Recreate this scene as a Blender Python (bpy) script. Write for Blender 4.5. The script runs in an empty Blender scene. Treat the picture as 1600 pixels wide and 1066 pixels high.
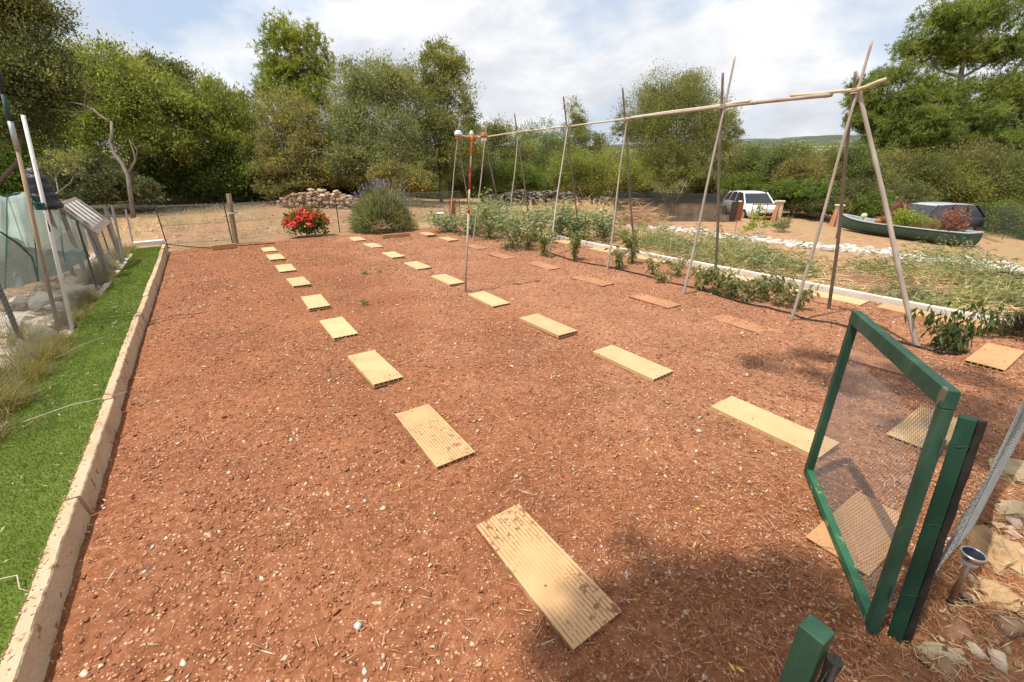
import bpy, bmesh, math, random
import numpy as np
from mathutils import Vector, Matrix
R = math.radians
random.seed(7); rng = np.random.default_rng(11)
sc = bpy.context.scene
COL = sc.collection

# ------------------------------------------------------------------ camera
H = 1.65                                       # eye height
PW = np.array([800., 533.])                    # principal point of the 1600 px wide photograph
V1 = np.array([309., 263.]) - PW; V2 = np.array([1879., 251.]) - PW
FOC = math.sqrt(-(V1 @ V2))
Yc = np.array([*V1, FOC]); Yc /= np.linalg.norm(Yc)
Xc = np.array([*V2, FOC]); Xc /= np.linalg.norm(Xc)
Zc = np.cross(Xc, Yc)
RM = np.stack([Xc, Yc, Zc])                    # world axes seen from the lens
cam = bpy.data.cameras.new('camera'); co = bpy.data.objects.new('camera', cam); COL.objects.link(co)
cam.sensor_width = 36; cam.lens = FOC*36/1600; cam.clip_start = .02; cam.clip_end = 6000
mw = Matrix.Identity(4)
for r in range(3):
    mw[r][0] = RM[r, 0]; mw[r][1] = -RM[r, 1]; mw[r][2] = -RM[r, 2]
mw[2][3] = H
co.matrix_world = mw
sc.camera = co

# ------------------------------------------------------------------ sky and sun
SUN_EL, SUN_STR, SKY = 68, 4.0, .1
sd = Vector((-math.cos(R(SUN_EL))*.985, math.cos(R(SUN_EL))*.17, math.sin(R(SUN_EL))))   # towards the sun
w = bpy.data.worlds.new('World'); sc.world = w; w.use_nodes = True
nt = w.node_tree; nt.nodes.clear()
def N(t, typ, **k):
    n = t.nodes.new(typ)
    for a, b in k.items(): setattr(n, a, b)
    return n
out = N(nt, 'ShaderNodeOutputWorld'); bg = N(nt, 'ShaderNodeBackground'); sky = N(nt, 'ShaderNodeTexSky')
sky.sky_type = 'NISHITA'; sky.sun_disc = False; sky.sun_elevation = R(SUN_EL)
sky.sun_rotation = math.atan2(sd.x, sd.y); sky.air_density = 1.0; sky.dust_density = 1.5
bg.inputs[1].default_value = SKY
tc = N(nt, 'ShaderNodeTexCoord'); sx = N(nt, 'ShaderNodeSeparateXYZ'); nt.links.new(tc.outputs['Generated'], sx.inputs[0])
def wm(op, a, b=None, clamp=False):
    m = N(nt, 'ShaderNodeMath', operation=op); m.use_clamp = clamp
    for i, v in enumerate((a, b)):
        if v is None: continue
        if isinstance(v, (int, float)): m.inputs[i].default_value = v
        else: nt.links.new(v, m.inputs[i])
    return m.outputs[0]
zz = wm('ADD', wm('MAXIMUM', sx.outputs[2], 0.0), .22)
cb = N(nt, 'ShaderNodeCombineXYZ'); nt.links.new(sx.outputs[0], cb.inputs[0]); nt.links.new(sx.outputs[1], cb.inputs[1]); nt.links.new(wm('MULTIPLY', sx.outputs[2], 2.1), cb.inputs[2])
def wnoise(scale, detail, rough, dist=0.0, off=0.0):
    mp = N(nt, 'ShaderNodeMapping'); mp.inputs[1].default_value = (off, off*.7, off*1.3); nt.links.new(cb.outputs[0], mp.inputs[0])
    n = N(nt, 'ShaderNodeTexNoise'); n.inputs['Scale'].default_value = scale; n.inputs['Detail'].default_value = detail
    n.inputs['Roughness'].default_value = rough; n.inputs['Distortion'].default_value = dist
    nt.links.new(mp.outputs[0], n.inputs['Vector']); return n.outputs[0]
def wramp(src, st):
    r = N(nt, 'ShaderNodeValToRGB'); e = r.color_ramp.elements
    while len(e) < len(st): e.new(.5)
    for i, (p, c) in enumerate(st): e[i].position = p; e[i].color = (*c, 1)
    nt.links.new(src, r.inputs[0]); return r.outputs[0]
cover = wramp(wnoise(2.1, 9, .56, .15, 1.7), [(.38, (0, 0, 0)), (.52, (1, 1, 1))])
body = wramp(wnoise(3.2, 8, .58, .2, 4.0), [(.32, (4.9, 5.1, 5.6)), (.47, (6.2, 6.35, 6.7)), (.62, (8.2, 8.2, 8.2))])
hz = wramp(sx.outputs[2], [(.0, (1, 1, 1)), (.12, (.55, .55, .55)), (.3, (0, 0, 0))])
skl = N(nt, 'ShaderNodeMix', data_type='RGBA'); nt.links.new(sky.outputs[0], skl.inputs[6]); skl.inputs[7].default_value = (4.5, 5.5, 7.0, 1)
skl.inputs[0].default_value = .80
mx = N(nt, 'ShaderNodeMix', data_type='RGBA')
nt.links.new(cover, mx.inputs[0]); nt.links.new(skl.outputs[2], mx.inputs[6]); nt.links.new(body, mx.inputs[7])
nt.links.new(mx.outputs[2], bg.inputs[0]); nt.links.new(bg.outputs[0], out.inputs[0])
sl = bpy.data.lights.new('sun', 'SUN'); sl.energy = SUN_STR; sl.angle = R(.6); sl.color = (1, .95, .87)
so = bpy.data.objects.new('sun', sl); COL.objects.link(so); so.rotation_euler = sd.to_track_quat('Z', 'Y').to_euler(); so.location = (0, 0, 30)
sc.view_settings.view_transform = 'Standard'; sc.view_settings.look = 'None'
sc.view_settings.exposure = 0.42; sc.view_settings.gamma = 1

# ------------------------------------------------------------------ placing
def sstep(a, b, x): t = np.clip((x-a)/(b-a), 0, 1); return t*t*(3-2*t)
def hash2(ix, iy, s):
    h = (ix.astype(np.int64)*374761393 + iy.astype(np.int64)*668265263 + s*974711) & 0x7fffffff
    h = ((h ^ (h >> 13))*1274126177) & 0x7fffffff
    return ((h ^ (h >> 16)) & 0xffff)/65535.
def vnoise(x, y, s=0):
    x = np.asarray(x, float); y = np.asarray(y, float)
    ix = np.floor(x); iy = np.floor(y); fx = x-ix; fy = y-iy; fx = fx*fx*(3-2*fx); fy = fy*fy*(3-2*fy)
    a = hash2(ix, iy, s); b = hash2(ix+1, iy, s); c = hash2(ix, iy+1, s); d = hash2(ix+1, iy+1, s)
    return (a*(1-fx)+b*fx)*(1-fy)+(c*(1-fx)+d*fx)*fy
def fbm(x, y, s=0, o=4):
    r = 0; a = .5
    for i in range(o): r = r+a*vnoise(np.asarray(x)*2**i, np.asarray(y)*2**i, s+i*17); a *= .5
    return r
def terr(x, y):                                 # the lie of the land: level plot, falling to the drive, plain rising far off
    x = np.asarray(x, float); y = np.asarray(y, float); d = np.hypot(x, y)
    z = -.045 - .66*sstep(6.6, 17, x) - (.54+.38*(1-sstep(7.5, 12, y)))*sstep(20.2, 25.2, x)
    return z + .036*np.maximum(0, d-70)*(d < 900) + .036*830*(d >= 900)
def ray(px, py): return RM @ np.array([px-PW[0], py-PW[1], FOC])
def P(px, py, z=0.0):
    d = ray(px, py); return d*((z-H)/d[2]) + np.array([0, 0, H])
def G(px, py):                                  # point of the terrain at a photo position
    d = ray(px, py); t = np.linspace(.001, .4, 16000)
    q = d[None]*t[:, None]; below = q[:, 2]+H < terr(q[:, 0], q[:, 1])
    i = int(np.argmax(below)) if below.any() else len(t)-1
    p = q[i]; return np.array([p[0], p[1], float(terr(p[0], p[1]))])
def DP(px, py, depth):                          # point at a given depth
    return ray(px, py)*(depth/FOC) + np.array([0, 0, H])
def YP(px, py, y):                              # point in a plane of constant y
    d = ray(px, py); return d*(y/d[1]) + np.array([0, 0, H])
def depth(p): return float((RM.T @ (np.asarray(p)-np.array([0, 0, H])))[2])
def proj(p):
    c = RM.T @ (np.asarray(p, float)-np.array([0, 0, H])); return PW+FOC*c[:2]/c[2]

# ------------------------------------------------------------------ tags
def T(o, label, cat, group=None, kind=None):
    if label: o['label'] = label
    if cat: o['category'] = cat
    if group: o['group'] = group
    if kind: o['kind'] = kind
    return o
def E(name, loc, label, cat, group=None):
    o = bpy.data.objects.new(name, None); COL.objects.link(o); o.location = [float(v) for v in loc]; o.empty_display_size = .1
    return T(o, label, cat, group)
def S(o): o['kind'] = 'structure'; return o
def ordinal(n):
    return ['zeroth', 'first', 'second', 'third', 'fourth', 'fifth', 'sixth', 'seventh', 'eighth', 'ninth', 'tenth', 'eleventh', 'twelfth', 'thirteenth', 'fourteenth', 'fifteenth', 'sixteenth', 'seventeenth', 'eighteenth', 'nineteenth', 'twentieth'][n]

# ------------------------------------------------------------------ materials
def ramp(t, src, cols):
    r = t.nodes.new('ShaderNodeValToRGB'); e = r.color_ramp.elements
    st = [(c[0], c[1]) if isinstance(c[0], (int, float)) and len(c) == 2 else None for c in cols]
    if st[0] is None: st = [(i/max(1, len(cols)-1), c) for i, c in enumerate(cols)]
    while len(e) < len(st): e.new(.5)
    for i, (p, c) in enumerate(st): e[i].position = p; e[i].color = (*c, 1)
    t.links.new(src, r.inputs[0]); return r.outputs[0]
def mixc(t, fac, a, b, blend='MIX'):
    m = t.nodes.new('ShaderNodeMix'); m.data_type = 'RGBA'; m.blend_type = blend
    for i, v in ((0, fac), (6, a), (7, b)):
        if isinstance(v, (int, float)): m.inputs[i].default_value = v
        elif isinstance(v, tuple): m.inputs[i].default_value = (*v, 1)
        else: t.links.new(v, m.inputs[i])
    return m.outputs[2]
def tnoise(t, vec, scale, detail=6, rough=.6, dist=0):
    n = t.nodes.new('ShaderNodeTexNoise'); n.inputs['Scale'].default_value = scale; n.inputs['Detail'].default_value = detail
    n.inputs['Roughness'].default_value = rough; n.inputs['Distortion'].default_value = dist
    t.links.new(vec, n.inputs['Vector']); return n.outputs[0]
def tvor(t, vec, scale, feature='F1'):
    n = t.nodes.new('ShaderNodeTexVoronoi'); n.inputs['Scale'].default_value = scale; n.feature = feature
    t.links.new(vec, n.inputs['Vector']); return n
def tmath(t, op, a, b=0.0, clamp=False):
    m = t.nodes.new('ShaderNodeMath'); m.operation = op; m.use_clamp = clamp
    for i, v in enumerate((a, b)):
        if isinstance(v, (int, float)): m.inputs[i].default_value = v
        else: t.links.new(v, m.inputs[i])
    return m.outputs[0]
def tbump(t, h, strength, dist=.01):
    b = t.nodes.new('ShaderNodeBump'); b.inputs['Strength'].default_value = strength; b.inputs['Distance'].default_value = dist
    t.links.new(h, b.inputs['Height']); return b.outputs[0]
MATS = {}
def newmat(name):
    m = bpy.data.materials.new(name); m.use_nodes = True; t = m.node_tree
    b = t.nodes['Principled BSDF']; b.inputs['Roughness'].default_value = .85
    b.inputs['Specular IOR Level'].default_value = .25
    tcn = t.nodes.new('ShaderNodeTexCoord'); MATS[name] = m
    return m, t, b, tcn.outputs['Object']
def M(name, cols, scale=6, rough=.85, bump=0, bscale=40, bdist=.01, metallic=0, island=None, spec=.25, stretch=None, spots=None, dist=0):
    m, t, b, v = newmat(name)
    if stretch:
        mp = t.nodes.new('ShaderNodeMapping'); mp.inputs['Scale'].default_value = stretch; t.links.new(v, mp.inputs[0]); v = mp.outputs[0]
    c = ramp(t, tnoise(t, v, scale, dist=dist), cols)
    if island:
        g = t.nodes.new('ShaderNodeNewGeometry'); c = mixc(t, .75, c, ramp(t, g.outputs['Random Per Island'], island))
    if spots:                                   # (scale, threshold, colour)
        s = ramp(t, tnoise(t, v, spots[0], 4), [(spots[1], (0, 0, 0)), (min(1, spots[1]+.06), (1, 1, 1))]); c = mixc(t, s, c, spots[2])
    t.links.new(c, b.inputs['Base Color']); b.inputs['Roughness'].default_value = rough; b.inputs['Metallic'].default_value = metallic
    b.inputs['Specular IOR Level'].default_value = spec
    if bump: t.links.new(tbump(t, tnoise(t, v, bscale, 5), bump, bdist), b.inputs['Normal'])
    return m
def leafmat(name, cols, var=.35, vscale=.8, trans=.5, rough=.55):
    m, t, b, v = newmat(name)
    g = t.nodes.new('ShaderNodeNewGeometry')
    c = ramp(t, g.outputs['Random Per Island'], cols)
    vv = ramp(t, tnoise(t, v, vscale, 3), [(.3, (1-var,)*3), (.7, (1+var, 1+var*.9, 1-var*.2))])
    c = mixc(t, 1.0, c, vv, 'MULTIPLY')
    c = mixc(t, ramp(t, tnoise(t, v, vscale*.45, 3), [(.45, (0, 0, 0)), (.7, (.7, .7, .7))]), c, mixc(t, 1.0, c, (1.35, 1.12, 1.0), 'MULTIPLY'))
    t.links.new(c, b.inputs['Base Color']); b.inputs['Roughness'].default_value = rough; b.inputs['Specular IOR Level'].default_value = .35
    tr = t.nodes.new('ShaderNodeBsdfTranslucent'); t.links.new(mixc(t, 1.0, c, (1.15, 1.25, .7), 'MULTIPLY'), tr.inputs[0])
    ms = t.nodes.new('ShaderNodeMixShader'); ms.inputs[0].default_value = trans
    t.links.new(b.outputs[0], ms.inputs[1]); t.links.new(tr.outputs[0], ms.inputs[2])
    t.links.new(ms.outputs[0], t.nodes['Material Output'].inputs[0]); return m
def netmat(name, col, alpha, wires=None, rough=.8, trans=.4):
    """thin woven net: an even part of it is open"""
    m, t, b, v = newmat(name)
    c = ramp(t, tnoise(t, v, 3), [tuple(x*.75 for x in col), tuple(x*1.2 for x in col)])
    t.links.new(c, b.inputs['Base Color']); b.inputs['Roughness'].default_value = rough
    tl = t.nodes.new('ShaderNodeBsdfTranslucent'); t.links.new(c, tl.inputs[0])
    m1 = t.nodes.new('ShaderNodeMixShader'); m1.inputs[0].default_value = trans
    t.links.new(b.outputs[0], m1.inputs[1]); t.links.new(tl.outputs[0], m1.inputs[2])
    tr = t.nodes.new('ShaderNodeBsdfTransparent'); m2 = t.nodes.new('ShaderNodeMixShader')
    av = ramp(t, tnoise(t, v, 2.2, 4), [(.3, (max(0, alpha-.12),)*3), (.7, (min(1, alpha+.12),)*3)])
    t.links.new(av, m2.inputs[0]); t.links.new(tr.outputs[0], m2.inputs[1]); t.links.new(m1.outputs[0], m2.inputs[2])
    t.links.new(m2.outputs[0], t.nodes['Material Output'].inputs[0]); return m

def soil_mat(name, base, dark, light, peb, dusty=True):
    m, t, b, v = newmat(name)
    n1 = tnoise(t, v, 1.1, 6, .65); n2 = tnoise(t, v, 22, 8, .7); n3 = tnoise(t, v, 95, 4, .6)
    c = ramp(t, n2, [(.30, dark), (.5, base), (.72, light)])
    c = mixc(t, .8, c, mixc(t, 1.0, c, ramp(t, n1, [(.3, (.70, .68, .68)), (.7, (1.24, 1.24, 1.22))]), 'MULTIPLY'))
    if dusty:
        sxx = t.nodes.new('ShaderNodeSeparateXYZ'); t.links.new(v, sxx.inputs[0])
        dm = ramp(t, tmath(t, 'ADD', tmath(t, 'MULTIPLY', sxx.outputs[0], .16), tnoise(t, v, .9, 5, .6)), [(.75, (0, 0, 0)), (1.0, (1, 1, 1))])
        c = mixc(t, dm, c, mixc(t, 1.0, c, (1.22, 1.42, 1.62), 'MULTIPLY'))
    vo = tvor(t, v, 62); vs = t.nodes.new('ShaderNodeSeparateColor'); t.links.new(vo.outputs['Color'], vs.inputs[0])
    pick = tmath(t, 'MULTIPLY', tmath(t, 'GREATER_THAN', vs.outputs[0], .84), tmath(t, 'LESS_THAN', vo.outputs['Distance'], .40))
    c = mixc(t, pick, c, ramp(t, vs.outputs[1], peb))
    vo2 = tvor(t, v, 130); vs2 = t.nodes.new('ShaderNodeSeparateColor'); t.links.new(vo2.outputs['Color'], vs2.inputs[0])
    pick2 = tmath(t, 'MULTIPLY', tmath(t, 'GREATER_THAN', vs2.outputs[0], .82), tmath(t, 'LESS_THAN', vo2.outputs['Distance'], .4))
    c = mixc(t, pick2, c, ramp(t, vs2.outputs[1], peb))
    t.links.new(c, b.inputs['Base Color']); b.inputs['Roughness'].default_value = .95; b.inputs['Specular IOR Level'].default_value = .1
    h = tmath(t, 'ADD', n2, tmath(t, 'MULTIPLY', n3, .5)); h = tmath(t, 'ADD', h, tmath(t, 'MULTIPLY', pick, .5)); h = tmath(t, 'SUBTRACT', h, tmath(t, 'MULTIPLY', vo.outputs['Distance'], .35))
    t.links.new(tbump(t, h, .7, .014), b.inputs['Normal'])
    return m
PEB = [(0, (.34, .14, .07)), (.5, (.44, .21, .115)), (.85, (.52, .30, .18)), (1, (.60, .44, .30))]
soil_mat('soil', (.262, .103, .049), (.155, .057, .026), (.36, .162, .085), PEB)
def ground_mat():
    m, t, b, v = newmat('sandy_earth')
    n1 = tnoise(t, v, .35, 6, .65, .4); n2 = tnoise(t, v, 3.1, 8, .7); n3 = tnoise(t, v, 40, 5, .65)
    c = ramp(t, n2, [(.28, (.27, .13, .065)), (.5, (.40, .225, .125)), (.7, (.50, .32, .20))])
    c = mixc(t, ramp(t, n1, [(.44, (0, 0, 0)), (.62, (.8, .8, .8))]), c, ramp(t, n3, [(.3, (.24, .17, .07)), (.7, (.42, .33, .16))]))
    sp3 = t.nodes.new('ShaderNodeSeparateXYZ'); t.links.new(v, sp3.inputs[0])
    edge = tmath(t, 'ADD', tmath(t, 'SUBTRACT', sp3.outputs[1], tmath(t, 'MULTIPLY', sp3.outputs[0], .55)), tmath(t, 'MULTIPLY', n2, 4.0))
    wood = ramp(t, tmath(t, 'DIVIDE', edge, 50), [(.47, (0, 0, 0)), (.53, (1, 1, 1))])
    c = mixc(t, wood, c, ramp(t, n3, [(.3, (.055, .045, .024)), (.7, (.13, .11, .055))]))
    bedm = tmath(t, 'MULTIPLY', ramp(t, tmath(t, 'DIVIDE', tmath(t, 'SUBTRACT', sp3.outputs[0], tmath(t, 'MULTIPLY', n2, 2.0)), 12), [(.86, (1, 1, 1)), (.94, (0, 0, 0))]), ramp(t, tmath(t, 'DIVIDE', tmath(t, 'ADD', sp3.outputs[1], tmath(t, 'MULTIPLY', n2, 2.0)), 14), [(.86, (1, 1, 1)), (.95, (0, 0, 0))]))
    bedm = tmath(t, 'MULTIPLY', bedm, ramp(t, tmath(t, 'DIVIDE', sp3.outputs[0], 12), [(.5, (0, 0, 0)), (.53, (1, 1, 1))]))
    c = mixc(t, bedm, c, ramp(t, n2, [(.3, (.17, .075, .038)), (.5, (.27, .135, .072)), (.7, (.37, .235, .135))]))
    geo = t.nodes.new('ShaderNodeNewGeometry'); ln = t.nodes.new('ShaderNodeVectorMath'); ln.operation = 'LENGTH'; t.links.new(v, ln.inputs[0])
    far = ramp(t, tmath(t, 'DIVIDE', ln.outputs['Value'], 200), [(.3, (0, 0, 0)), (.5, (1, 1, 1))])
    fv = tvor(t, v, .012); fs = t.nodes.new('ShaderNodeSeparateColor'); t.links.new(fv.outputs['Color'], fs.inputs[0])
    fc = ramp(t, fs.outputs[0], [(0, (.06, .085, .035)), (.35, (.10, .12, .05)), (.5, (.40, .29, .13)), (.8, (.33, .25, .11)), (1, (.08, .11, .04))])
    c = mixc(t, far, c, fc)
    vo = tvor(t, v, 28); vs = t.nodes.new('ShaderNodeSeparateColor'); t.links.new(vo.outputs['Color'], vs.inputs[0])
    pick = tmath(t, 'MULTIPLY', tmath(t, 'GREATER_THAN', vs.outputs[0], .86), tmath(t, 'LESS_THAN', vo.outputs['Distance'], .38))
    c = mixc(t, pick, c, (.52, .43, .34))
    t.links.new(c, b.inputs['Base Color']); b.inputs['Roughness'].default_value = .95; b.inputs['Specular IOR Level'].default_value = .1
    t.links.new(tbump(t, tmath(t, 'ADD', n3, tmath(t, 'MULTIPLY', pick, .5)), .8, .03), b.inputs['Normal'])
ground_mat()
def tile_mat(name, col, dirt_bias, rough_dirt=(.20, .07, .032)):
    m, t, b, v = newmat(name)
    oi = t.nodes.new('ShaderNodeObjectInfo'); off = t.nodes.new('ShaderNodeVectorMath'); off.operation = 'ADD'
    sc3 = t.nodes.new('ShaderNodeVectorMath'); sc3.operation = 'SCALE'; sc3.inputs[0].default_value = (37, 53, 19); t.links.new(oi.outputs['Random'], sc3.inputs['Scale'])
    t.links.new(v, off.inputs[0]); t.links.new(sc3.outputs[0], off.inputs[1]); vv = off.outputs[0]
    sx_ = t.nodes.new('ShaderNodeSeparateXYZ'); t.links.new(v, sx_.inputs[0])
    gro = tmath(t, 'ABSOLUTE', tmath(t, 'SINE', tmath(t, 'MULTIPLY', sx_.outputs[0], 3.14159/.0185)))    # fine ribs along the tile
    c = ramp(t, tnoise(t, vv, 5, 6), [(.25, tuple(x*.86 for x in col)), (.75, tuple(min(1, x*1.1) for x in col))])
    c = mixc(t, 1.0, c, ramp(t, oi.outputs['Random'], [(0, (.86, .82, .80)), (.5, (.97, .95, .93)), (1, (1.04, 1.03, 1.02))]), 'MULTIPLY')
    patch = ramp(t, tnoise(t, vv, 3.4, 3, .5), [(.5-dirt_bias, (0, 0, 0)), (.72-dirt_bias, (1, 1, 1))])
    fine = tnoise(t, vv, 55, 4, .7)
    rib = ramp(t, gro, [(.22, (1, 1, 1)), (.45, (0, 0, 0))])
    d1 = tmath(t, 'MULTIPLY', tmath(t, 'MULTIPLY', rib, patch), ramp(t, tnoise(t, vv, 24, 4, .75), [(.38, (0, 0, 0)), (.46, (1, 1, 1))]))
    blot = ramp(t, tmath(t, 'ADD', tmath(t, 'MULTIPLY', patch, .20), tnoise(t, vv, 26, 5, .7)), [(.76, (0, 0, 0)), (.81, (1, 1, 1))])
    d = tmath(t, 'MAXIMUM', d1, blot)
    t.links.new(mixc(t, tmath(t, 'MULTIPLY', d, .85), c, rough_dirt), b.inputs['Base Color']); b.inputs['Roughness'].default_value = .8
    h = tmath(t, 'ADD', tmath(t, 'MULTIPLY', gro, .10), tmath(t, 'ADD', tmath(t, 'MULTIPLY', fine, .3), tmath(t, 'MULTIPLY', d, .5)))
    t.links.new(tbump(t, h, .5, .004), b.inputs['Normal']); return m
tile_mat('clay_clean', (.60, .40, .21), -.10); tile_mat('clay_spotted', (.60, .395, .20), .10)
tile_mat('clay_dirty', (.59, .37, .185), .20); tile_mat('clay_soiled', (.48, .24, .125), .22); tile_mat('clay_orange', (.50, .28, .135), .0)
M('kerb_stone', [(.2, (.36, .23, .135)), (.45, (.50, .355, .22)), (.8, (.58, .45, .31))], 5, .9, .8, 45, .014, spots=(13, .60, (.31, .145, .075)))
M('lichen_stone', [(.2, (.28, .25, .17)), (.5, (.50, .43, .28)), (.8, (.58, .52, .36))], 14, .95, .8, 60, .012)
M('edging_stone', [(.2, (.50, .45, .37)), (.6, (.68, .62, .52)), (.9, (.74, .70, .62))], 4, .9, .5, 60, .01, spots=(6, .62, (.36, .22, .13)))
M('limestone', [(.2, (.34, .26, .19)), (.5, (.54, .44, .33)), (.85, (.68, .60, .50))], 3.2, .95, .9, 18, .03, island=[(0, (.34, .22, .14)), (.3, (.54, .40, .27)), (.7, (.62, .52, .41)), (1, (.72, .66, .58))])
M('white_limestone', [(.2, (.46, .43, .38)), (.6, (.68, .65, .60)), (.9, (.78, .76, .72))], 4, .95, .6, 30, .015, island=[(0, (.42, .33, .26)), (.25, (.62, .58, .52)), (1, (.80, .79, .77))])
M('rubble_white', [(.2, (.40, .36, .31)), (.6, (.56, .52, .47)), (.9, (.66, .63, .59))], 4, .95, .6, 30, .015, island=[(0, (.33, .22, .14)), (.35, (.46, .40, .33)), (1, (.64, .62, .58))])
M('ochre_rock', [(.2, (.24, .125, .055)), (.45, (.40, .25, .125)), (.8, (.53, .41, .26))], 2.6, .95, .9, 20, .03, dist=.6)
M('pale_rock', [(.2, (.28, .20, .11)), (.5, (.44, .34, .215)), (.8, (.56, .48, .36))], 2.6, .95, .9, 20, .03, dist=.6)
M('red_rock', [(.2, (.26, .12, .07)), (.5, (.40, .20, .12)), (.8, (.48, .28, .18))], 4, .95, .8, 24, .02)
M('wall_stone', [(.2, (.12, .10, .08)), (.6, (.22, .19, .16)), (.9, (.36, .32, .28))], 3, .95, .7, 20, .03, island=[(0, (.07, .06, .052)), (.4, (.15, .13, .115)), (.8, (.24, .20, .165)), (1, (.40, .36, .32))])
M('rubble_stone', [(.2, (.24, .15, .09)), (.6, (.42, .29, .19)), (.9, (.55, .45, .35))], 3, .95, .7, 20, .03, island=[(0, (.18, .11, .07)), (.5, (.44, .28, .17)), (1, (.62, .50, .38))])
M('pebble', [(.2, (.25, .10, .05)), (.8, (.40, .19, .11))], 30, .95, 0, island=[(0, (.19, .066, .030)), (.34, (.28, .105, .050)), (.54, (.43, .185, .090)), (.76, (.57, .315, .175)), (.92, (.66, .45, .28)), (1, (.72, .62, .48))])
M('needle', [(.3, (.36, .13, .045)), (.7, (.48, .22, .085))], 20, .8, island=[(0, (.17, .07, .03)), (.5, (.40, .165, .065)), (.85, (.52, .30, .14)), (1, (.56, .46, .33))])
M('straw', [(.3, (.48, .33, .15)), (.7, (.62, .47, .25))], 9, .8, island=[(0, (.33, .19, .08)), (.5, (.56, .40, .19)), (1, (.70, .57, .34))])
M('grey_straw', [(.3, (.40, .34, .22)), (.7, (.55, .48, .33))], 9, .8, island=[(0, (.24, .18, .10)), (.5, (.46, .40, .26)), (1, (.62, .57, .45))])
M('red_straw', [(.3, (.44, .25, .13)), (.7, (.55, .33, .18))], 9, .8, island=[(0, (.30, .15, .08)), (.6, (.54, .33, .18)), (1, (.64, .47, .29))])
M('yellow_leaf', [(.3, (.60, .45, .05)), (.7, (.70, .58, .12))], 9, .6)
M('green_paint', [(.25, (.010, .040, .023)), (.5, (.018, .062, .036)), (.8, (.046, .105, .066))], 11, .6, .25, 90, .002, stretch=(1, 1, .35), spots=(19, .65, (.13, .115, .075)), spec=.35)
M('dark_green_paint', [(.25, (.005, .030, .017)), (.6, (.010, .050, .028)), (.85, (.03, .08, .05))], 11, .65, .25, 90, .002, stretch=(1, 1, .35), spots=(19, .66, (.12, .10, .07)), spec=.3)  # gate paint again, the post's shade put into its darker colour
M('worn_green', [(.25, (.015, .085, .042)), (.5, (.03, .12, .06)), (.75, (.22, .18, .10))], 7, .7, .3, 90, .002, spots=(14, .60, (.30, .23, .13)))
M('cane', [(.2, (.27, .23, .185)), (.5, (.40, .345, .28)), (.8, (.52, .46, .385))], 5, .75, .3, 60, .003, stretch=(1, 1, .5), spots=(8, .64, (.14, .11, .09)))
M('cane_dark', [(.2, (.13, .11, .09)), (.5, (.22, .18, .145)), (.8, (.31, .26, .21))], 5, .8, .3, 60, .003, stretch=(1, 1, .5))
M('cane_pale', [(.2, (.42, .34, .23)), (.5, (.55, .46, .32)), (.8, (.64, .56, .43))], 5, .7, .3, 60, .003)
M('weathered_wood', [(.2, (.20, .14, .09)), (.5, (.33, .24, .15)), (.8, (.44, .34, .23))], 6, .9, .6, 30, .006, stretch=(4, 4, .5))
M('grey_wood', [(.2, (.20, .16, .12)), (.5, (.34, .27, .21)), (.8, (.45, .38, .31))], 6, .9, .6, 30, .006, stretch=(1, 4, 4))
M('white_slat', [(.3, (.66, .64, .60)), (.7, (.78, .77, .74))], 8, .7)
M('bark', [(.2, (.10, .075, .055)), (.5, (.17, .13, .10)), (.8, (.26, .21, .17))], 5, .95, .9, 14, .03, stretch=(2, 2, .5))
M('grey_bark', [(.2, (.22, .19, .16)), (.5, (.34, .30, .26)), (.8, (.46, .42, .37))], 5, .95, .8, 14, .02, stretch=(2, 2, .5))
M('dead_bark', [(.2, (.13, .105, .085)), (.5, (.21, .175, .145)), (.8, (.32, .28, .24))], 5, .95, .8, 14, .02, stretch=(2, 2, .5))
M('stem', [(.3, (.10, .14, .05)), (.7, (.18, .20, .08))], 8, .8)
M('black_plastic', [(.3, (.012, .012, .013)), (.7, (.022, .022, .024))], 8, .5, spots=(20, .66, (.10, .06, .04)))
M('black_bag', [(.3, (.010, .010, .016)), (.7, (.022, .022, .036))], 8, .35, .8, 8, .05, spec=.5)
M('galvanised', [(.3, (.30, .31, .32)), (.7, (.44, .45, .46))], 20, .45, metallic=.6)
M('net_wire', [(.3, (.15, .15, .145)), (.7, (.24, .24, .235))], 20, .55)
M('dark_wire', [(.3, (.05, .05, .045)), (.7, (.09, .09, .085))], 20, .6)
M('black_net', [(.3, (.012, .011, .010)), (.7, (.030, .027, .024))], 20, .7)
M('steel', [(.3, (.45, .42, .38)), (.7, (.62, .60, .56))], 12, .28, metallic=1)
M('bronze_tube', [(.3, (.30, .22, .15)), (.7, (.42, .32, .23))], 12, .35, metallic=.8)
M('solar_panel', [(.3, (.010, .012, .020)), (.7, (.016, .020, .034))], 30, .45, spec=.15)
M('rust', [(.2, (.17, .055, .025)), (.5, (.29, .10, .04)), (.8, (.38, .16, .07))], 5, .9, .5, 30, .01)
M('brick_red', [(.2, (.30, .12, .06)), (.6, (.42, .19, .10)), (.9, (.50, .27, .16))], 6, .9, .5, 30, .01)
M('mortar_stone', [(.2, (.45, .33, .22)), (.6, (.58, .46, .33)), (.9, (.66, .56, .44))], 5, .9, .7, 25, .02, spots=(7, .58, (.38, .20, .11)))
M('canoe_green', [(.2, (.030, .060, .044)), (.55, (.045, .088, .064)), (.85, (.08, .13, .10))], 3, .5, .2, 12, .01, spots=(7, .66, (.14, .13, .10)))
M('grey_plastic', [(.3, (.34, .36, .37)), (.7, (.46, .48, .49))], 6, .5)
M('orange_clay', [(.3, (.34, .13, .03)), (.7, (.44, .19, .05))], 6, .7)
M('white_car_paint', [(.3, (.74, .75, .76)), (.7, (.80, .80, .81))], 1, .22, spec=.6)
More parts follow.
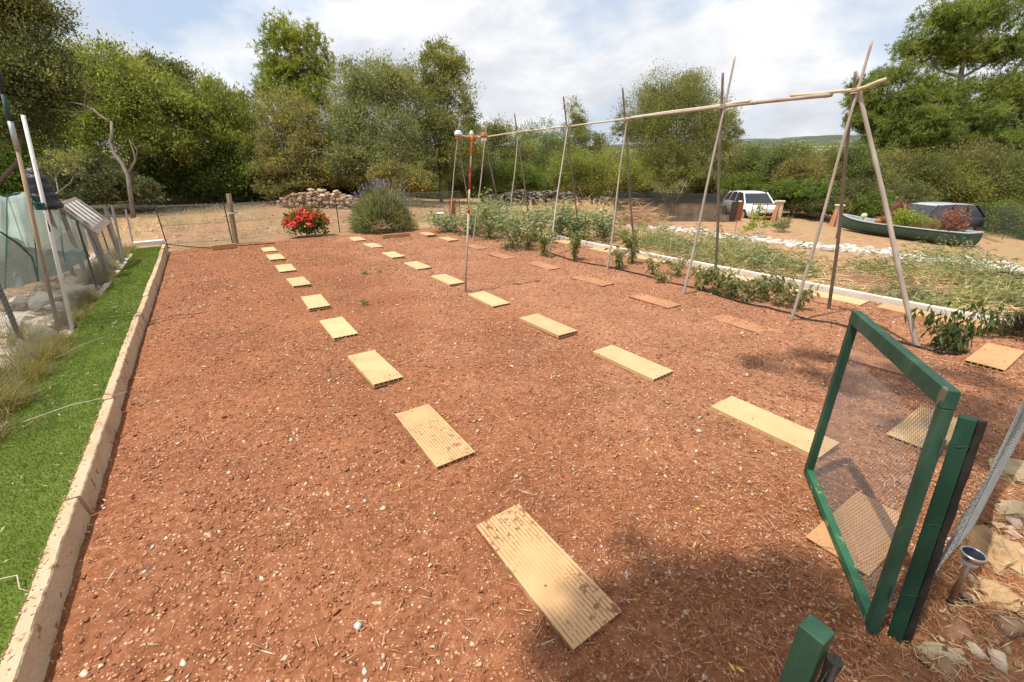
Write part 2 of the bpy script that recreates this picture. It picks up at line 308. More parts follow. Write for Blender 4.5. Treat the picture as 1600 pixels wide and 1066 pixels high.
M('black_car_paint', [(.3, (.020, .023, .030)), (.7, (.028, .032, .040))], 1, .16, spec=.8)
M('silver_car_roof', [(.3, (.42, .44, .47)), (.7, (.50, .52, .55))], 1, .25, spec=.8)  # reflection on the black car's roof put into a silver base colour
M('car_glass', [(.3, (.014, .018, .022)), (.7, (.020, .026, .030))], 2, .06, spec=.8)
M('tyre', [(.3, (.015, .015, .016)), (.7, (.028, .027, .026))], 12, .8)
M('rim', [(.3, (.34, .35, .36)), (.7, (.46, .47, .48))], 5, .35, metallic=.8)
M('lamp_red', [(.3, (.35, .02, .02)), (.7, (.45, .04, .03))], 5, .3)
M('lamp_clear', [(.3, (.55, .57, .60)), (.7, (.70, .72, .74))], 5, .15)
M('orange_paint', [(.3, (.62, .16, .03)), (.7, (.75, .24, .05))], 12, .6)
M('red_paint', [(.3, (.42, .05, .03)), (.7, (.52, .09, .05))], 12, .6)
M('white_paint', [(.3, (.68, .67, .64)), (.7, (.80, .79, .77))], 12, .5)
M('twine', [(.3, (.42, .35, .25)), (.7, (.60, .53, .42))], 50, .9)
M('green_twine', [(.3, (.015, .06, .052)), (.7, (.022, .085, .075))], 50, .9)
M('pale_blue_plastic', [(.3, (.55, .65, .72)), (.7, (.70, .78, .83))], 8, .35)
M('yellow_ball', [(.3, (.70, .62, .30)), (.7, (.80, .74, .45))], 5, .4)
M('petal_red', [(.3, (.72, .06, .04)), (.7, (.80, .12, .09))], 9, .6, island=[(0, (.66, .045, .03)), (.6, (.80, .10, .07)), (1, (.84, .24, .17))])
M('lavender_bloom', [(.3, (.22, .17, .30)), (.7, (.33, .27, .42))], 9, .8, island=[(0, (.25, .22, .27)), (.5, (.37, .34, .39)), (1, (.48, .46, .49))])
M('turf', [(.3, (.085, .130, .016)), (.55, (.130, .180, .028)), (.8, (.185, .22, .052))], 2.2, .9, .8, 160, .012)
M('hill_scrub', [(.3, (.045, .062, .040)), (.55, (.08, .095, .06)), (.62, (.24, .20, .14)), (.8, (.06, .085, .05))], .016, .95)
M('far_ridge', [(.3, (.16, .20, .26)), (.7, (.19, .23, .29))], .004, .95)
leafmat('leaf_olive', [(0, (0.135, 0.155, 0.062)), (.5, (0.231, 0.246, 0.106)), (1, (0.359, 0.351, 0.181))], .35, .9)
leafmat('leaf_greyolive', [(0, (0.144, 0.168, 0.089)), (.5, (0.243, 0.261, 0.143)), (1, (0.384, 0.386, 0.232))], .3, .9)
leafmat('leaf_bright', [(0, (0.135, 0.172, 0.046)), (.5, (0.240, 0.272, 0.081)), (1, (0.375, 0.381, 0.143))], .35, .8)
leafmat('leaf_mastic', [(0, (0.080, 0.122, 0.031)), (.5, (0.144, 0.198, 0.055)), (1, (0.240, 0.280, 0.093))], .4, 1.1)
leafmat('leaf_dark', [(0, (0.087, 0.103, 0.046)), (.5, (0.152, 0.165, 0.075)), (1, (0.240, 0.244, 0.123))], .35, .8)
leafmat('leaf_brownish', [(0, (0.164, 0.158, 0.071)), (.5, (0.265, 0.238, 0.112)), (1, (0.375, 0.328, 0.178))], .35, .9)
leafmat('leaf_pine', [(0, (0.102, 0.147, 0.043)), (.5, (0.186, 0.243, 0.071)), (1, (0.323, 0.350, 0.123))], .35, .7)
leafmat('leaf_yellowpine', [(0, (0.137, 0.175, 0.036)), (.5, (0.248, 0.281, 0.060)), (1, (0.387, 0.394, 0.109))], .3, .7)
leafmat('leaf_far', [(0, (0.110, 0.155, 0.061)), (.5, (0.187, 0.228, 0.099)), (1, (0.286, 0.307, 0.151))], .35, .2)
leafmat('leaf_tomato', [(0, (.16, .205, .115)), (.5, (.28, .325, .20)), (1, (.41, .44, .32))], .25, 3)
leafmat('leaf_pepper', [(0, (.135, .155, .060)), (.5, (.22, .24, .105)), (.85, (.31, .315, .16)), (1, (.50, .44, .27))], .25, 5)
leafmat('leaf_drooping', [(0, (0.041, 0.076, 0.025)), (.5, (0.076, 0.117, 0.039)), (1, (0.138, 0.179, 0.069))], .25, 5)
leafmat('leaf_weed', [(0, (.135, .165, .075)), (.5, (.25, .285, .155)), (.8, (.37, .39, .26)), (1, (.58, .52, .36))], .3, 1.4)
leafmat('leaf_lavender', [(0, (.15, .165, .105)), (.5, (.245, .26, .155)), (1, (.34, .34, .225))], .3, 2)
leafmat('leaf_citrus', [(0, (0.166, 0.235, 0.030)), (.5, (0.304, 0.373, 0.062)), (1, (0.469, 0.497, 0.124))], .2, 3)
leafmat('leaf_geranium', [(0, (0.062, 0.110, 0.028)), (.5, (0.117, 0.172, 0.048)), (1, (0.276, 0.262, 0.069))], .25, 5)
leafmat('leaf_redshrub', [(0, (0.152, 0.062, 0.066)), (.5, (0.276, 0.117, 0.121)), (1, (0.469, 0.235, 0.221))], .25, 3)
leafmat('leaf_drytuft', [(0, (.20, .155, .075)), (.5, (.34, .28, .14)), (1, (.50, .44, .27))], .25, 3)
leafmat('leaf_yellowtuft', [(0, (.17, .15, .05)), (.5, (.30, .26, .09)), (1, (.44, .39, .17))], .25, 3)
leafmat('leaf_heather', [(0, (.045, .035, .03)), (.5, (.085, .068, .055)), (1, (.13, .11, .085))], .25, 5)
leafmat('grass_blade', [(0, (.088, .135, .018)), (.5, (.145, .195, .032)), (1, (.24, .265, .075))], .22, 1.1, .35)
netmat('mint_net', (.48, .60, .54), .91, trans=.45); netmat('green_gauze', (.22, .295, .25), .93); netmat('grey_net', (.17, .18, .18), .42); netmat('dark_net', (.05, .058, .06), .80)  # gauze is the net's side, its shade and see-through look put into colour
netmat('fine_wire_net', (.16, .18, .16), .26); netmat('far_wire_net', (.09, .12, .10), .42)

# ------------------------------------------------------------------ mesh building
class MB:
    def __init__(s): s.v = []; s.f = []; s.n = 0
    def add(s, v, f):
        v = np.asarray(v, float).reshape(-1, 3); s.v.append(v)
        for q in f: s.f.append(tuple(int(i)+s.n for i in q))
        s.n += len(v); return s
    def box(s, c, size, rot=None, bev=0.0):
        h = np.array(size, float)/2
        if bev <= 0:
            v = np.array([[x, y, z] for x in (-1, 1) for y in (-1, 1) for z in (-1, 1)])*h
            f = [(0, 1, 3, 2), (4, 6, 7, 5), (0, 4, 5, 1), (2, 3, 7, 6), (0, 2, 6, 4), (1, 5, 7, 3)]
        else:
            bm = bmesh.new(); bmesh.ops.create_cube(bm, size=1); bmesh.ops.scale(bm, vec=Vector(size), verts=bm.verts)
            bmesh.ops.bevel(bm, geom=bm.edges[:], offset=bev, segments=2, affect='EDGES', profile=.5)
            bm.verts.ensure_lookup_table(); v = np.array([q.co[:] for q in bm.verts]); f = [[q.index for q in p.verts] for p in bm.faces]; bm.free()
        if rot is not None: v = v @ np.array(rot).T
        return s.add(v+np.array(c), f)
    def tube(s, pts, rad, n=8, cap=True):
        pts = [np.array(p, float) for p in pts]; k = len(pts); rad = [rad]*k if isinstance(rad, (int, float)) else rad
        vs = []; prev = None
        for i, p in enumerate(pts):
            d = pts[min(i+1, k-1)]-pts[max(i-1, 0)]; d = d/(np.linalg.norm(d)+1e-9)
            if prev is None: prev = np.array([1., 0, 0]) if abs(d[0]) < .8 else np.array([0, 1., 0])
            a = prev-d*(prev@d); a /= np.linalg.norm(a)+1e-9; b = np.cross(d, a); prev = a
            for j in range(n):
                t = 2*math.pi*j/n; vs.append(p+(a*math.cos(t)+b*math.sin(t))*rad[i])
        f = [(i*n+j, i*n+(j+1) % n, (i+1)*n+(j+1) % n, (i+1)*n+j) for i in range(k-1) for j in range(n)]
        if cap: f += [tuple(range(n-1, -1, -1)), tuple((k-1)*n+j for j in range(n))]
        return s.add(vs, f)
    def lathe(s, c, prof, n=16):
        vs = [[c[0]+r*math.cos(2*math.pi*j/n), c[1]+r*math.sin(2*math.pi*j/n), c[2]+z] for r, z in prof for j in range(n)]; k = len(prof)
        f = [(i*n+j, i*n+(j+1) % n, (i+1)*n+(j+1) % n, (i+1)*n+j) for i in range(k-1) for j in range(n)]
        f += [tuple(range(n-1, -1, -1)), tuple((k-1)*n+j for j in range(n))]
        return s.add(vs, f)
    def build(s, name, mat, parent=None, smooth=False, origin=None):
        v = np.concatenate(s.v) if s.v else np.zeros((0, 3))
        org = np.array(parent_loc(parent)) if parent is not None else (np.array(origin, float) if origin is not None else np.zeros(3))
        me = bpy.data.meshes.new(name); me.from_pydata((v-org).tolist(), [], s.f); me.update()
        if smooth: me.polygons.foreach_set('use_smooth', [True]*len(me.polygons))
        me.materials.append(MATS[mat] if isinstance(mat, str) else mat)
        o = bpy.data.objects.new(name, me); COL.objects.link(o)
        if parent is not None: o.parent = parent
        elif origin is not None: o.location = [float(q) for q in origin]
        return o
def parent_loc(p):
    l = np.zeros(3)
    while p is not None: l = l+np.array(p.location); p = p.parent
    return l
def raw(name, V, F, mat, parent=None, origin=None, nsides=4, smooth=False):
    """fast mesh from numpy: V (n,3), F (m,nsides)"""
    org = parent_loc(parent) if parent is not None else (np.array(origin, float) if origin is not None else np.zeros(3))
    me = bpy.data.meshes.new(name); V = np.asarray(V, np.float32)-org.astype(np.float32); F = np.asarray(F, np.int32)
    me.vertices.add(len(V)); me.vertices.foreach_set('co', V.ravel())
    me.loops.add(F.size); me.loops.foreach_set('vertex_index', F.ravel())
    me.polygons.add(len(F)); me.polygons.foreach_set('loop_start', np.arange(0, F.size, nsides, dtype=np.int32))
    me.polygons.foreach_set('loop_total', np.full(len(F), nsides, np.int32))
    if smooth: me.polygons.foreach_set('use_smooth', np.ones(len(F), bool))
    me.update(calc_edges=True); me.materials.append(MATS[mat])
    o = bpy.data.objects.new(name, me); COL.objects.link(o)
    if parent is not None: o.parent = parent
    elif origin is not None: o.location = [float(q) for q in origin]
    return o
def nrm(a): return a/(np.linalg.norm(a, axis=-1, keepdims=True)+1e-9)
def leafverts(C, D, L, W, wide=.45):
    n = len(C); D = nrm(D); S_ = nrm(np.cross(D, rng.normal(size=(n, 3))))
    L = np.broadcast_to(np.asarray(L, float), (n,))[:, None]; W = np.broadcast_to(np.asarray(W, float), (n,))[:, None]
    nn = np.cross(D, S_)
    V = np.stack([C, C+D*L*wide+S_*W/2+nn*W*.12, C+D*L, C+D*L*wide-S_*W/2+nn*W*.12], 1).reshape(-1, 3)
    return V, np.arange(4*n).reshape(-1, 4)
def bladeverts(C, D, L, W):                      # thin triangles
    n = len(C); D = nrm(D); S_ = nrm(np.cross(D, rng.normal(size=(n, 3))))
    L = np.broadcast_to(np.asarray(L, float), (n,))[:, None]; W = np.broadcast_to(np.asarray(W, float), (n,))[:, None]
    V = np.stack([C-S_*W/2, C+S_*W/2, C+D*L], 1).reshape(-1, 3)
    return V, np.arange(3*n).reshape(-1, 3)
def clumped(blobs, n, per=60, sig=.22, up=.3, fill=.3, lo=-.55):
    B = np.array(blobs, float); wgt = (B[:, 3]*B[:, 4]+B[:, 5]*B[:, 3]); wgt /= wgt.sum()
    nc = max(1, n//per); bi = rng.choice(len(B), nc, p=wgt); d = rng.normal(size=(nc, 3)); d[:, 2] = np.abs(d[:, 2])*np.where(rng.random(nc) < .68, 1, -1); d = nrm(d)
    d[:, 2] = np.maximum(d[:, 2], lo)
    r = np.where(rng.random(nc) < fill, rng.random(nc)*.75, .78+.3*rng.random(nc))
    cc = B[bi, :3]+d*r[:, None]*B[bi, 3:]
    ci = rng.integers(0, nc, n); rad = np.minimum(np.minimum(B[bi, 3], B[bi, 4]), B[bi, 5])
    sz = (sig*(.6+.8*rng.random(nc))*rad)[ci]
    C = cc[ci]+rng.normal(size=(n, 3))*sz[:, None]*np.array([1, 1, .8])
    D = nrm(C-B[bi[ci], :3])*.55+rng.normal(size=(n, 3))*.55+np.array([0, 0, up])
    return C, D
def instance(root, loc, rotz=0.0, scale=1.0, label=None):
    r = root.copy(); COL.objects.link(r); r.location = [float(v) for v in loc]; r.rotation_euler = (0, 0, rotz); r.scale = (scale,)*3
    if label: r['label'] = label
    for ch in [o for o in root.children]:
        c = ch.copy(); COL.objects.link(c); c.parent = r
        for g in [o for o in ch.children]:
            d = g.copy(); COL.objects.link(d); d.parent = c
    return r
_ico = bmesh.new(); bmesh.ops.create_icosphere(_ico, subdivisions=3, radius=1); ICO_V = np.array([v.co[:] for v in _ico.verts]); ICO_F = [[v.index for v in f.verts] for f in _ico.faces]; _ico.free()
_ico = bmesh.new(); bmesh.ops.create_icosphere(_ico, subdivisions=2, radius=1); ICO2_V = np.array([v.co[:] for v in _ico.verts]); ICO2_F = [[v.index for v in f.verts] for f in _ico.faces]; _ico.free()
def rockv(size, fine=False, rough=.22, cuts=7):
    v = (ICO_V if fine else ICO2_V).copy()
    for k in range(cuts):                        # broken faces
        n = nrm(rng.normal(size=3)); d = .55+.35*rng.random(); e = np.maximum(0, v@n-d); v = v-e[:, None]*n*.92
    ph = rng.random(3)*9
    if fine:
        q = v*3+ph; v = v*(1+rough*.35*(np.sin(q[:, :1]*1.7+q[:, 1:2]*2.3)+np.sin(q[:, 1:2]*3.1-q[:, 2:]*2.2)+.6*np.sin(q[:, 2:]*5+q[:, :1]*4)))
        v = v*(1+.03*rng.normal(size=(len(v), 1)))
    else: v = v*(1+rough*.4*rng.normal(size=(len(v), 1)))
    a = rng.random()*6.28; c, s_ = math.cos(a), math.sin(a)
    v = v*np.array(size); return v@np.array([[c, s_, 0], [-s_, c, 0], [0, 0, 1]])
def polypts(poly, n):
    poly = np.array(poly, float); lo = poly.min(0); hi = poly.max(0); res = []; tot = 0
    while tot < n:
        q = lo+rng.random((n*2, 2))*(hi-lo); ins = np.zeros(len(q), bool); j = len(poly)-1
        for i in range(len(poly)):
            xi, yi = poly[i]; xj, yj = poly[j]
            c = ((yi > q[:, 1]) != (yj > q[:, 1])) & (q[:, 0] < (xj-xi)*(q[:, 1]-yi)/(yj-yi+1e-12)+xi); ins ^= c; j = i
        res.append(q[ins]); tot += int(ins.sum())
    return np.concatenate(res)[:n]
def hexnet(o, u, v, wu, wv, cell, wire, name, mat, parent, wob=0.0, func=None):
    """hexagonal wire netting on the plane o + a*u + b*v, thin crossed ribbons"""
    o, u, v = (np.array(q, float) for q in (o, u, v)); nn = nrm(np.cross(u, v)); seg = []
    nx = max(2, int(wu/cell)); ny = max(2, int(wv/(cell*.75)))
    for j in range(ny+1):
        b0 = j*wv/ny; off = (j % 2)*.5
        for i in range(nx+1):
            a = min(max((i+off)*wu/nx, 0), wu)
            a1 = min(max((i+off-.5)*wu/nx, 0), wu); a2 = min(max((i+off+.5)*wu/nx, 0), wu)
            bt = min(b0+.18*wv/ny, wv); bn = min(b0+wv/ny, wv)
            if bt < wv:
                seg.append((a, bt, a, min(b0+.55*wv/ny, wv)))
                if a1 >= 0: seg.append((a, min(b0+.55*wv/ny, wv), a1, bn+.18*wv/ny if bn+.18*wv/ny < wv else wv))
                seg.append((a, min(b0+.55*wv/ny, wv), a2, bn+.18*wv/ny if bn+.18*wv/ny < wv else wv))
    sg = np.array(seg); sg = sg[np.hypot(sg[:, 2]-sg[:, 0], sg[:, 3]-sg[:, 1]) > cell*.05]
    def pt(a, b):
        p = o+a[:, None]*u+b[:, None]*v
        if func is not None: p = p+func(a, b)
        return p
    A = pt(sg[:, 0], sg[:, 1]); B = pt(sg[:, 2], sg[:, 3]); d = nrm(B-A); s1 = nrm(np.cross(d, nn))*wire/2; s2 = nn*wire/2
    V = np.concatenate([np.stack([A-s1, A+s1, B+s1, B-s1], 1), np.stack([A-s2, A+s2, B+s2, B-s2], 1)]).reshape(-1, 3)
    return raw(name, V, np.arange(len(V)).reshape(-1, 4), mat, parent)

# ------------------------------------------------------------------ the land
gx = np.sinh(np.linspace(-5.6, 5.6, 281))*6.0; gy = np.sinh(np.linspace(-5.6, 5.6, 281))*6.0+5
XX, YY = np.meshgrid(gx, gy); ZZ = terr(XX, YY)+.05*(fbm(XX*.7, YY*.7, 5)-.47)*np.clip((np.hypot(XX-3, YY-6)-7)/6, .25, 1)
# keep the sheet under the cultivated bed and the turf
inside = (XX > -1.65) & (XX < 6.9) & (YY > -2.2) & (YY < 12.2)
ZZ = np.where(inside, ZZ-.06, ZZ)
idx = np.arange(XX.size).reshape(XX.shape)
S(raw('ground', np.stack([XX, YY, ZZ], -1).reshape(-1, 3), np.stack([idx[:-1, :-1], idx[:-1, 1:], idx[1:, 1:], idx[1:, :-1]], -1).reshape(-1, 4), 'sandy_earth', smooth=True))
def bedz(x, y): return -.028*np.exp(-np.maximum(0, np.asarray(x)+.86)/.10)+(1-.85*np.exp(-np.maximum(0, np.asarray(x)+.86)/.3))*.05*(fbm(np.asarray(x)*1.1, np.asarray(y)*1.1, 31, 3)-.44)+(1-.7*np.exp(-np.maximum(0, np.asarray(x)+.86)/.3))*.045*(fbm(np.asarray(x)*5, np.asarray(y)*5, 41, 3)-.44)
def bed_grid(x0, x1, y0, y1, st):
    bx = np.arange(x0, x1+st/2, st); by = np.arange(y0, y1+st/2, st)
    BX, BY = np.meshgrid(bx, by)
    BZ = bedz(BX, BY)+.014*(fbm(BX*24, BY*24, 57, 2)-.4)
    e = np.minimum(np.minimum(BX-x0, x1-BX), np.minimum(BY-y0, y1-BY)); BZ = np.where(e < .02, -.16, BZ)
    i = np.arange(BX.size).reshape(BX.shape)
    return np.stack([BX, BY, BZ], -1).reshape(-1, 3), np.stack([i[:-1, :-1], i[:-1, 1:], i[1:, 1:], i[1:, :-1]], -1).reshape(-1, 4)
V, F = bed_grid(-.90, 6.86, -1.6, 12.1, .028)
S(raw('soil_bed', V, F, 'soil', smooth=True))

def scatter_stones(name, pts, size, mat, zf, flat=.5):
    n = len(pts); base = np.array([[1, 0, 0], [0, 1, 0], [-1, 0, 0], [0, -1, 0], [0, 0, 1], [0, 0, -1.]])
    fc = np.array([[0, 1, 4], [1, 2, 4], [2, 3, 4], [3, 0, 4], [1, 0, 5], [2, 1, 5], [3, 2, 5], [0, 3, 5]])
    v = base[None]*(.55+.75*rng.random((n, 6, 1)))*size[:, None, None]*np.stack([.8+.5*rng.random(n), .6+.5*rng.random(n), flat*(.7+.6*rng.random(n))], -1)[:, None, :]
    v = v+rng.normal(size=v.shape)*size[:, None, None]*.16
    a = rng.random(n)*6.28; c, s_ = np.cos(a), np.sin(a)
    x = v[..., 0]*c[:, None]-v[..., 1]*s_[:, None]; y = v[..., 0]*s_[:, None]+v[..., 1]*c[:, None]
    tz = rng.normal(size=(n, 2))*.3; z = v[..., 2]+x*tz[:, :1]+y*tz[:, 1:]
    V = np.stack([x+pts[:, :1], y+pts[:, 1:2], z+(zf+size*flat*.25)[:, None]], -1).reshape(-1, 3)
    return raw(name, V, (fc[None]+6*np.arange(n)[:, None, None]).reshape(-1, 3), mat, nsides=3)
n = 150000
pp = np.stack([-.85+7.65*rng.random(n), .1+11.8*rng.random(n)**1.8], -1)
keep = rng.random(n) < .25+.9*np.clip(fbm(pp[:, 0]*1.3, pp[:, 1]*1.3, 77)*2.4-.6, 0, 1); pp = pp[keep]; n = len(pp)
siz = .0035+.0055*rng.random(n)**1.5+.009*rng.random(n)**6
siz *= 1+.03*pp[:, 1]
T(scatter_stones('pebbles', pp, siz, 'pebble', bedz(pp[:, 0], pp[:, 1])), 'loose reddish and cream pebbles scattered all over the red soil', 'pebbles', kind='stuff')
n = 480
pp = np.stack([-.8+7.5*rng.random(n), .3+11.4*rng.random(n)**1.3], -1)
T(scatter_stones('bigger_stones', pp, .012+.012*rng.random(n)**2, 'limestone', bedz(pp[:, 0], pp[:, 1])), 'larger pale stones lying singly on the red soil', 'stones', kind='stuff')
# litter: pine needles, dry stalks, yellow leaves
n = 90000
q = np.stack([rng.random(n)*6.2-.8, rng.random(n)**1.6*5.5-.1], -1)
w_ = .75*np.exp(-((q[:, 0]-2.0)/1.7)**2-((q[:, 1]-.3)/1.5)**2)+.16*np.clip(fbm(q[:, 0]*2, q[:, 1]*2, 19)*3-.8, 0, 1)
q = q[rng.random(n) < w_]; n = len(q); a = rng.random(n)*6.28
D = np.stack([np.cos(a), np.sin(a), .12*rng.normal(size=n)], -1); L = .03+.06*rng.random(n)
C = np.stack([q[:, 0], q[:, 1], bedz(q[:, 0], q[:, 1])+.009+.006*rng.random(n)], -1)
V, F = leafverts(C, D, L, .0030)
T(raw('pine_needles', V, F, 'needle'), 'fallen orange brown pine needles littering the soil near the gate', 'pine needles', kind='stuff')
n = 420
q = np.stack([rng.random(n)*7-.8, rng.random(n)**1.5*10], -1); a = rng.random(n)*6.28
C = np.stack([q[:, 0], q[:, 1], bedz(q[:, 0], q[:, 1])+.012], -1); D = np.stack([np.cos(a), np.sin(a), .08*rng.normal(size=n)], -1)
V, F = leafverts(C, D, .04+.09*rng.random(n), .0042)
T(raw('dry_stalks', V, F, 'grey_straw'), 'pale bits of dry stalk strewn over the red soil', 'dry stalks', kind='stuff')
leafpx = [(960, 800), (982, 905), (990, 928), (1120, 935), (1083, 855), (624, 762), (590, 885), (1095, 795), (1165, 1052), (1150, 1050), (1165, 890)]
C = np.array([P(*p, .018) for p in leafpx]); a = rng.random(len(C))*6.28
V, F = leafverts(C, np.stack([np.cos(a), np.sin(a), .25+0*a], -1), .035, .011)
T(raw('yellow_leaves', V, F, 'yellow_leaf'), 'few small yellow leaves fallen on the soil in the foreground', 'leaves', kind='stuff')

# turf strip
tx = np.linspace(-1.43, -.93, 26); ty = np.linspace(.2, 12.3, 300); TX, TY = np.meshgrid(tx, ty)
TX = TX+np.where(TX < -1.38, .08*(fbm(TY*.8, TY*0, 9)-.5)-.03, 0)
TZ = .072+.03*(fbm(TX*1.6, TY*1.6, 12)-.45); TZ = np.where((TX < -1.38), TZ-.02, TZ); i = np.arange(TX.size).reshape(TX.shape)
S(raw('turf_strip', np.stack([TX, TY, TZ], -1).reshape(-1, 3), np.stack([i[:-1, :-1], i[:-1, 1:], i[1:, 1:], i[1:, :-1]], -1).reshape(-1, 4), 'turf', smooth=True))
n = 90000
q = np.stack([-1.44+.50*rng.random(n), .4+11.7*rng.random(n)**1.9], -1)
C = np.stack([q[:, 0], q[:, 1], .070+.03*(fbm(q[:, 0]*1.6, q[:, 1]*1.6, 12)-.45)], -1)
sc_ = 1+.06*q[:, 1]
V, F = bladeverts(C, np.stack([rng.normal(size=n)*.5, rng.normal(size=n)*.5, np.ones(n)], -1), (.010+.010*rng.random(n))*sc_, .0032*sc_)
T(raw('turf_blades', V, F, 'grass_blade', nsides=3), 'short bright green artificial grass pile of the strip behind the kerb', 'grass', kind='stuff')
n = 260
q = np.stack([-1.42+.45*rng.random(n), .6+10*rng.random(n)**1.2], -1); a = rng.random(n)*6.28
C = np.stack([q[:, 0], q[:, 1], np.full(n, .092)], -1)
V, F = leafverts(C, np.stack([np.cos(a), np.sin(a), .05*rng.normal(size=n)], -1), .02+.06*rng.random(n)**2, .006)
T(raw('turf_litter', V, F, 'grey_straw'), 'dry bits of straw fallen on the bright green turf strip', 'straw', kind='stuff')
for a_, c_, r_, lb in [((35, 660), (200, 612), .004, 'long thin pale dry twig lying across the green turf strip'), ((0, 905), (50, 925), .003, 'short pale twig on the turf at the left picture edge'), ((85, 560), (180, 520), .003, 'thin dry twig on the turf beside the dry grass tufts')]:
    A = P(*a_, .1); Cc = P(*c_, .1); b = MB(); b.tube([A, (A*.6+Cc*.4)+[.01, .03, .012], (A*.25+Cc*.75)+[-.01, 0, .006], Cc], [r_, r_*.9, r_*.6, r_*.3], 5)
    T(b.build('dry_twig', 'grey_straw'), lb, 'twig')

# kerb
kt = E('stone_kerb', (-.93, 6, 0), 'long cream sandstone kerb between the green turf strip and the red soil', 'kerb')
yk = .35; ki = 0
while yk < 12.2:
    ln_ = min(.85+.5*random.random(), 12.25-yk); nseg = max(5, int(ln_/.03)); wob = rng.normal(size=4)*.004
    b = MB(); vs = []
    for i in range(nseg+1):
        y = yk+.007+(ln_-.014)*i/nseg; dx = wob[0]+.005*math.sin(y*.9)+.058-.0075*y+wob[1]*(i/nseg); top = .100+wob[2]*.7
        jz = lambda s_: s_*random.uniform(-1, 1); chip = .005*max(0, float(vnoise(y*23, ki*3, 3))-.62)/.38
        vs += [[-.970+dx+jz(.002), y, -.05], [-.967+dx+jz(.004), y, top-.004+jz(.002)], [-.960+dx, y, top+.002+jz(.0012)], [-.914+dx-chip, y, top+.002+jz(.001)], [-.909+dx+jz(.0008)-chip, y, top-.004-chip+jz(.001)],
               [-.904+dx+jz(.0015), y, .035+jz(.002)], [-.896+dx+.012*float(vnoise(y*14, 1, 8)), y, -.07]]
    m_ = 7; f = [(i*m_+j, i*m_+j+1, (i+1)*m_+j+1, (i+1)*m_+j) for i in range(nseg) for j in range(m_-1)]
    f += [tuple(range(m_-1, -1, -1)), tuple(nseg*m_+j for j in range(m_))]
    b.add(vs, f); o = b.build('kerb_block', 'lichen_stone' if ki == 0 and yk < 1.0 else 'kerb_stone', kt)
    if ki == 0: o['label'] = 'rough mottled kerb block'
    yk += ln_; ki += 1
n = 3200; yy = .4+11.5*rng.random(n)**1.4; xx = -.968+.058-.0075*yy+.022*np.abs(rng.normal(size=n))
T(scatter_stones('kerb_crumbs', np.stack([xx, yy], -1), .002+.006*rng.random(n)**3, 'pebble', np.full(n, .100)), 'red soil crumbs lying along the outer top edge of the kerb', 'soil crumbs', kind='stuff')
b = MB(); p0 = P(223, 381, .1); p1 = P(243, 378, .1)
b.box((p0+p1)/2, (.55, .16, .09), Matrix.Rotation(.12, 3, 'Z'), .015)
T(b.build('edging_stone', 'white_limestone', origin=(p0+p1)/2), 'white stone block closing the far end of the turf strip', 'stone block')

# ------------------------------------------------------------------ hollow clay tiles
def tile_mesh(L, W, Hh=.034, holes=6):
    b = MB(); t = .007
    rail = .004
    b.box((0, 0, Hh-t/2), (W, L, t), bev=.0015); b.box((0, 0, t/2), (W-.001, L-.001, t))
    for i in range(holes+1):
        x = -W/2+t/2+.0005+(W-t-.001)*i/holes
        b.box((x, 0, Hh/2), (t, L-.002, Hh-2*t+.002))
    return b
def PT(p):
    q = P(*p, .034); return P(*p, .034+float(bedz(q[0], q[1])))
tproto = {}
def tile(x, y, rz, L, W, mat, label, z=0.0, tilt=(0, 0), group=None):
    key = (round(L, 2), round(W, 2))
    if (key, mat) not in tproto:
        tproto[(key, mat)] = tile_mesh(*key).build('clay_tile', mat); o = tproto[(key, mat)]
    else:
        o = tproto[(key, mat)].copy(); COL.objects.link(o)
    o.location = (float(x), float(y), float(z)); o.rotation_euler = (tilt[0], tilt[1], rz)
    return T(o, label, 'tile', group)
r1 = [(845, 880), (675, 674), (584, 571), (528, 510), (492, 469), (466, 439), (446, 418), (430, 400), (420, 389)]
r2 = [(1204, 661), (986, 564), (855, 506), (763, 466), (699, 436), (652, 414), (614, 397), (583, 383), (558, 373)]
r3 = [(1380, 567), (1165, 505), (1023, 467), (925, 436), (848, 413), (783, 398), (743, 384), (700, 373), (668, 365)]
look1 = ['cream clay tile streaked with red dirt', 'clay tile with dirt lines', 'clay tile with few specks', 'plain pale clay tile']
for i, p in enumerate(r1):
    q = PT(p); nm = look1[min(i, 3)]
    where = 'nearest of the left stepping row' if i == 0 else ('farthest of the left stepping row' if i == 8 else f'{ordinal(i+1)} from the near end of the left stepping row')
    tile(q[0], q[1], [.005, .0, .03, 0, -.02, .02, -.01, .02, 0][i], [.71, .70, .70, .66, .62, .58, .62, .60, .55][i], [.258, .262, .25, .25, .25, .25, .26, .26, .25][i], ['clay_dirty', 'clay_dirty', 'clay_spotted'][i] if i < 3 else 'clay_clean',
         f'{nm}, {where}', bedz(q[0], q[1])-.002, (0, random.uniform(-.02, .02)), 'clay tiles of the left stepping row')
for i, p in enumerate(r2):
    q = PT(p)
    where = 'nearest of the middle stepping row, beside the open gate' if i == 0 else ('farthest of the middle stepping row, by the lavender' if i == 8 else ('third of the middle stepping row' if False else f'{ordinal(i+1)} from the near end of the middle stepping row'))
    tile(q[0], q[1], [-.02, .01, 0, -.02, .01, 0, 0, .02, 0][i], [.71, .70, .70, .68, .66, .66, .64, .62, .58][i], .262 if i < 6 else .26, 'clay_clean', f'{"clean yellowish" if i < 5 else "pale small looking"} clay tile, {where}',
         bedz(q[0], q[1])+.001, (random.uniform(-.008, .008), random.uniform(-.03, .01)), 'clay tiles of the middle stepping row')
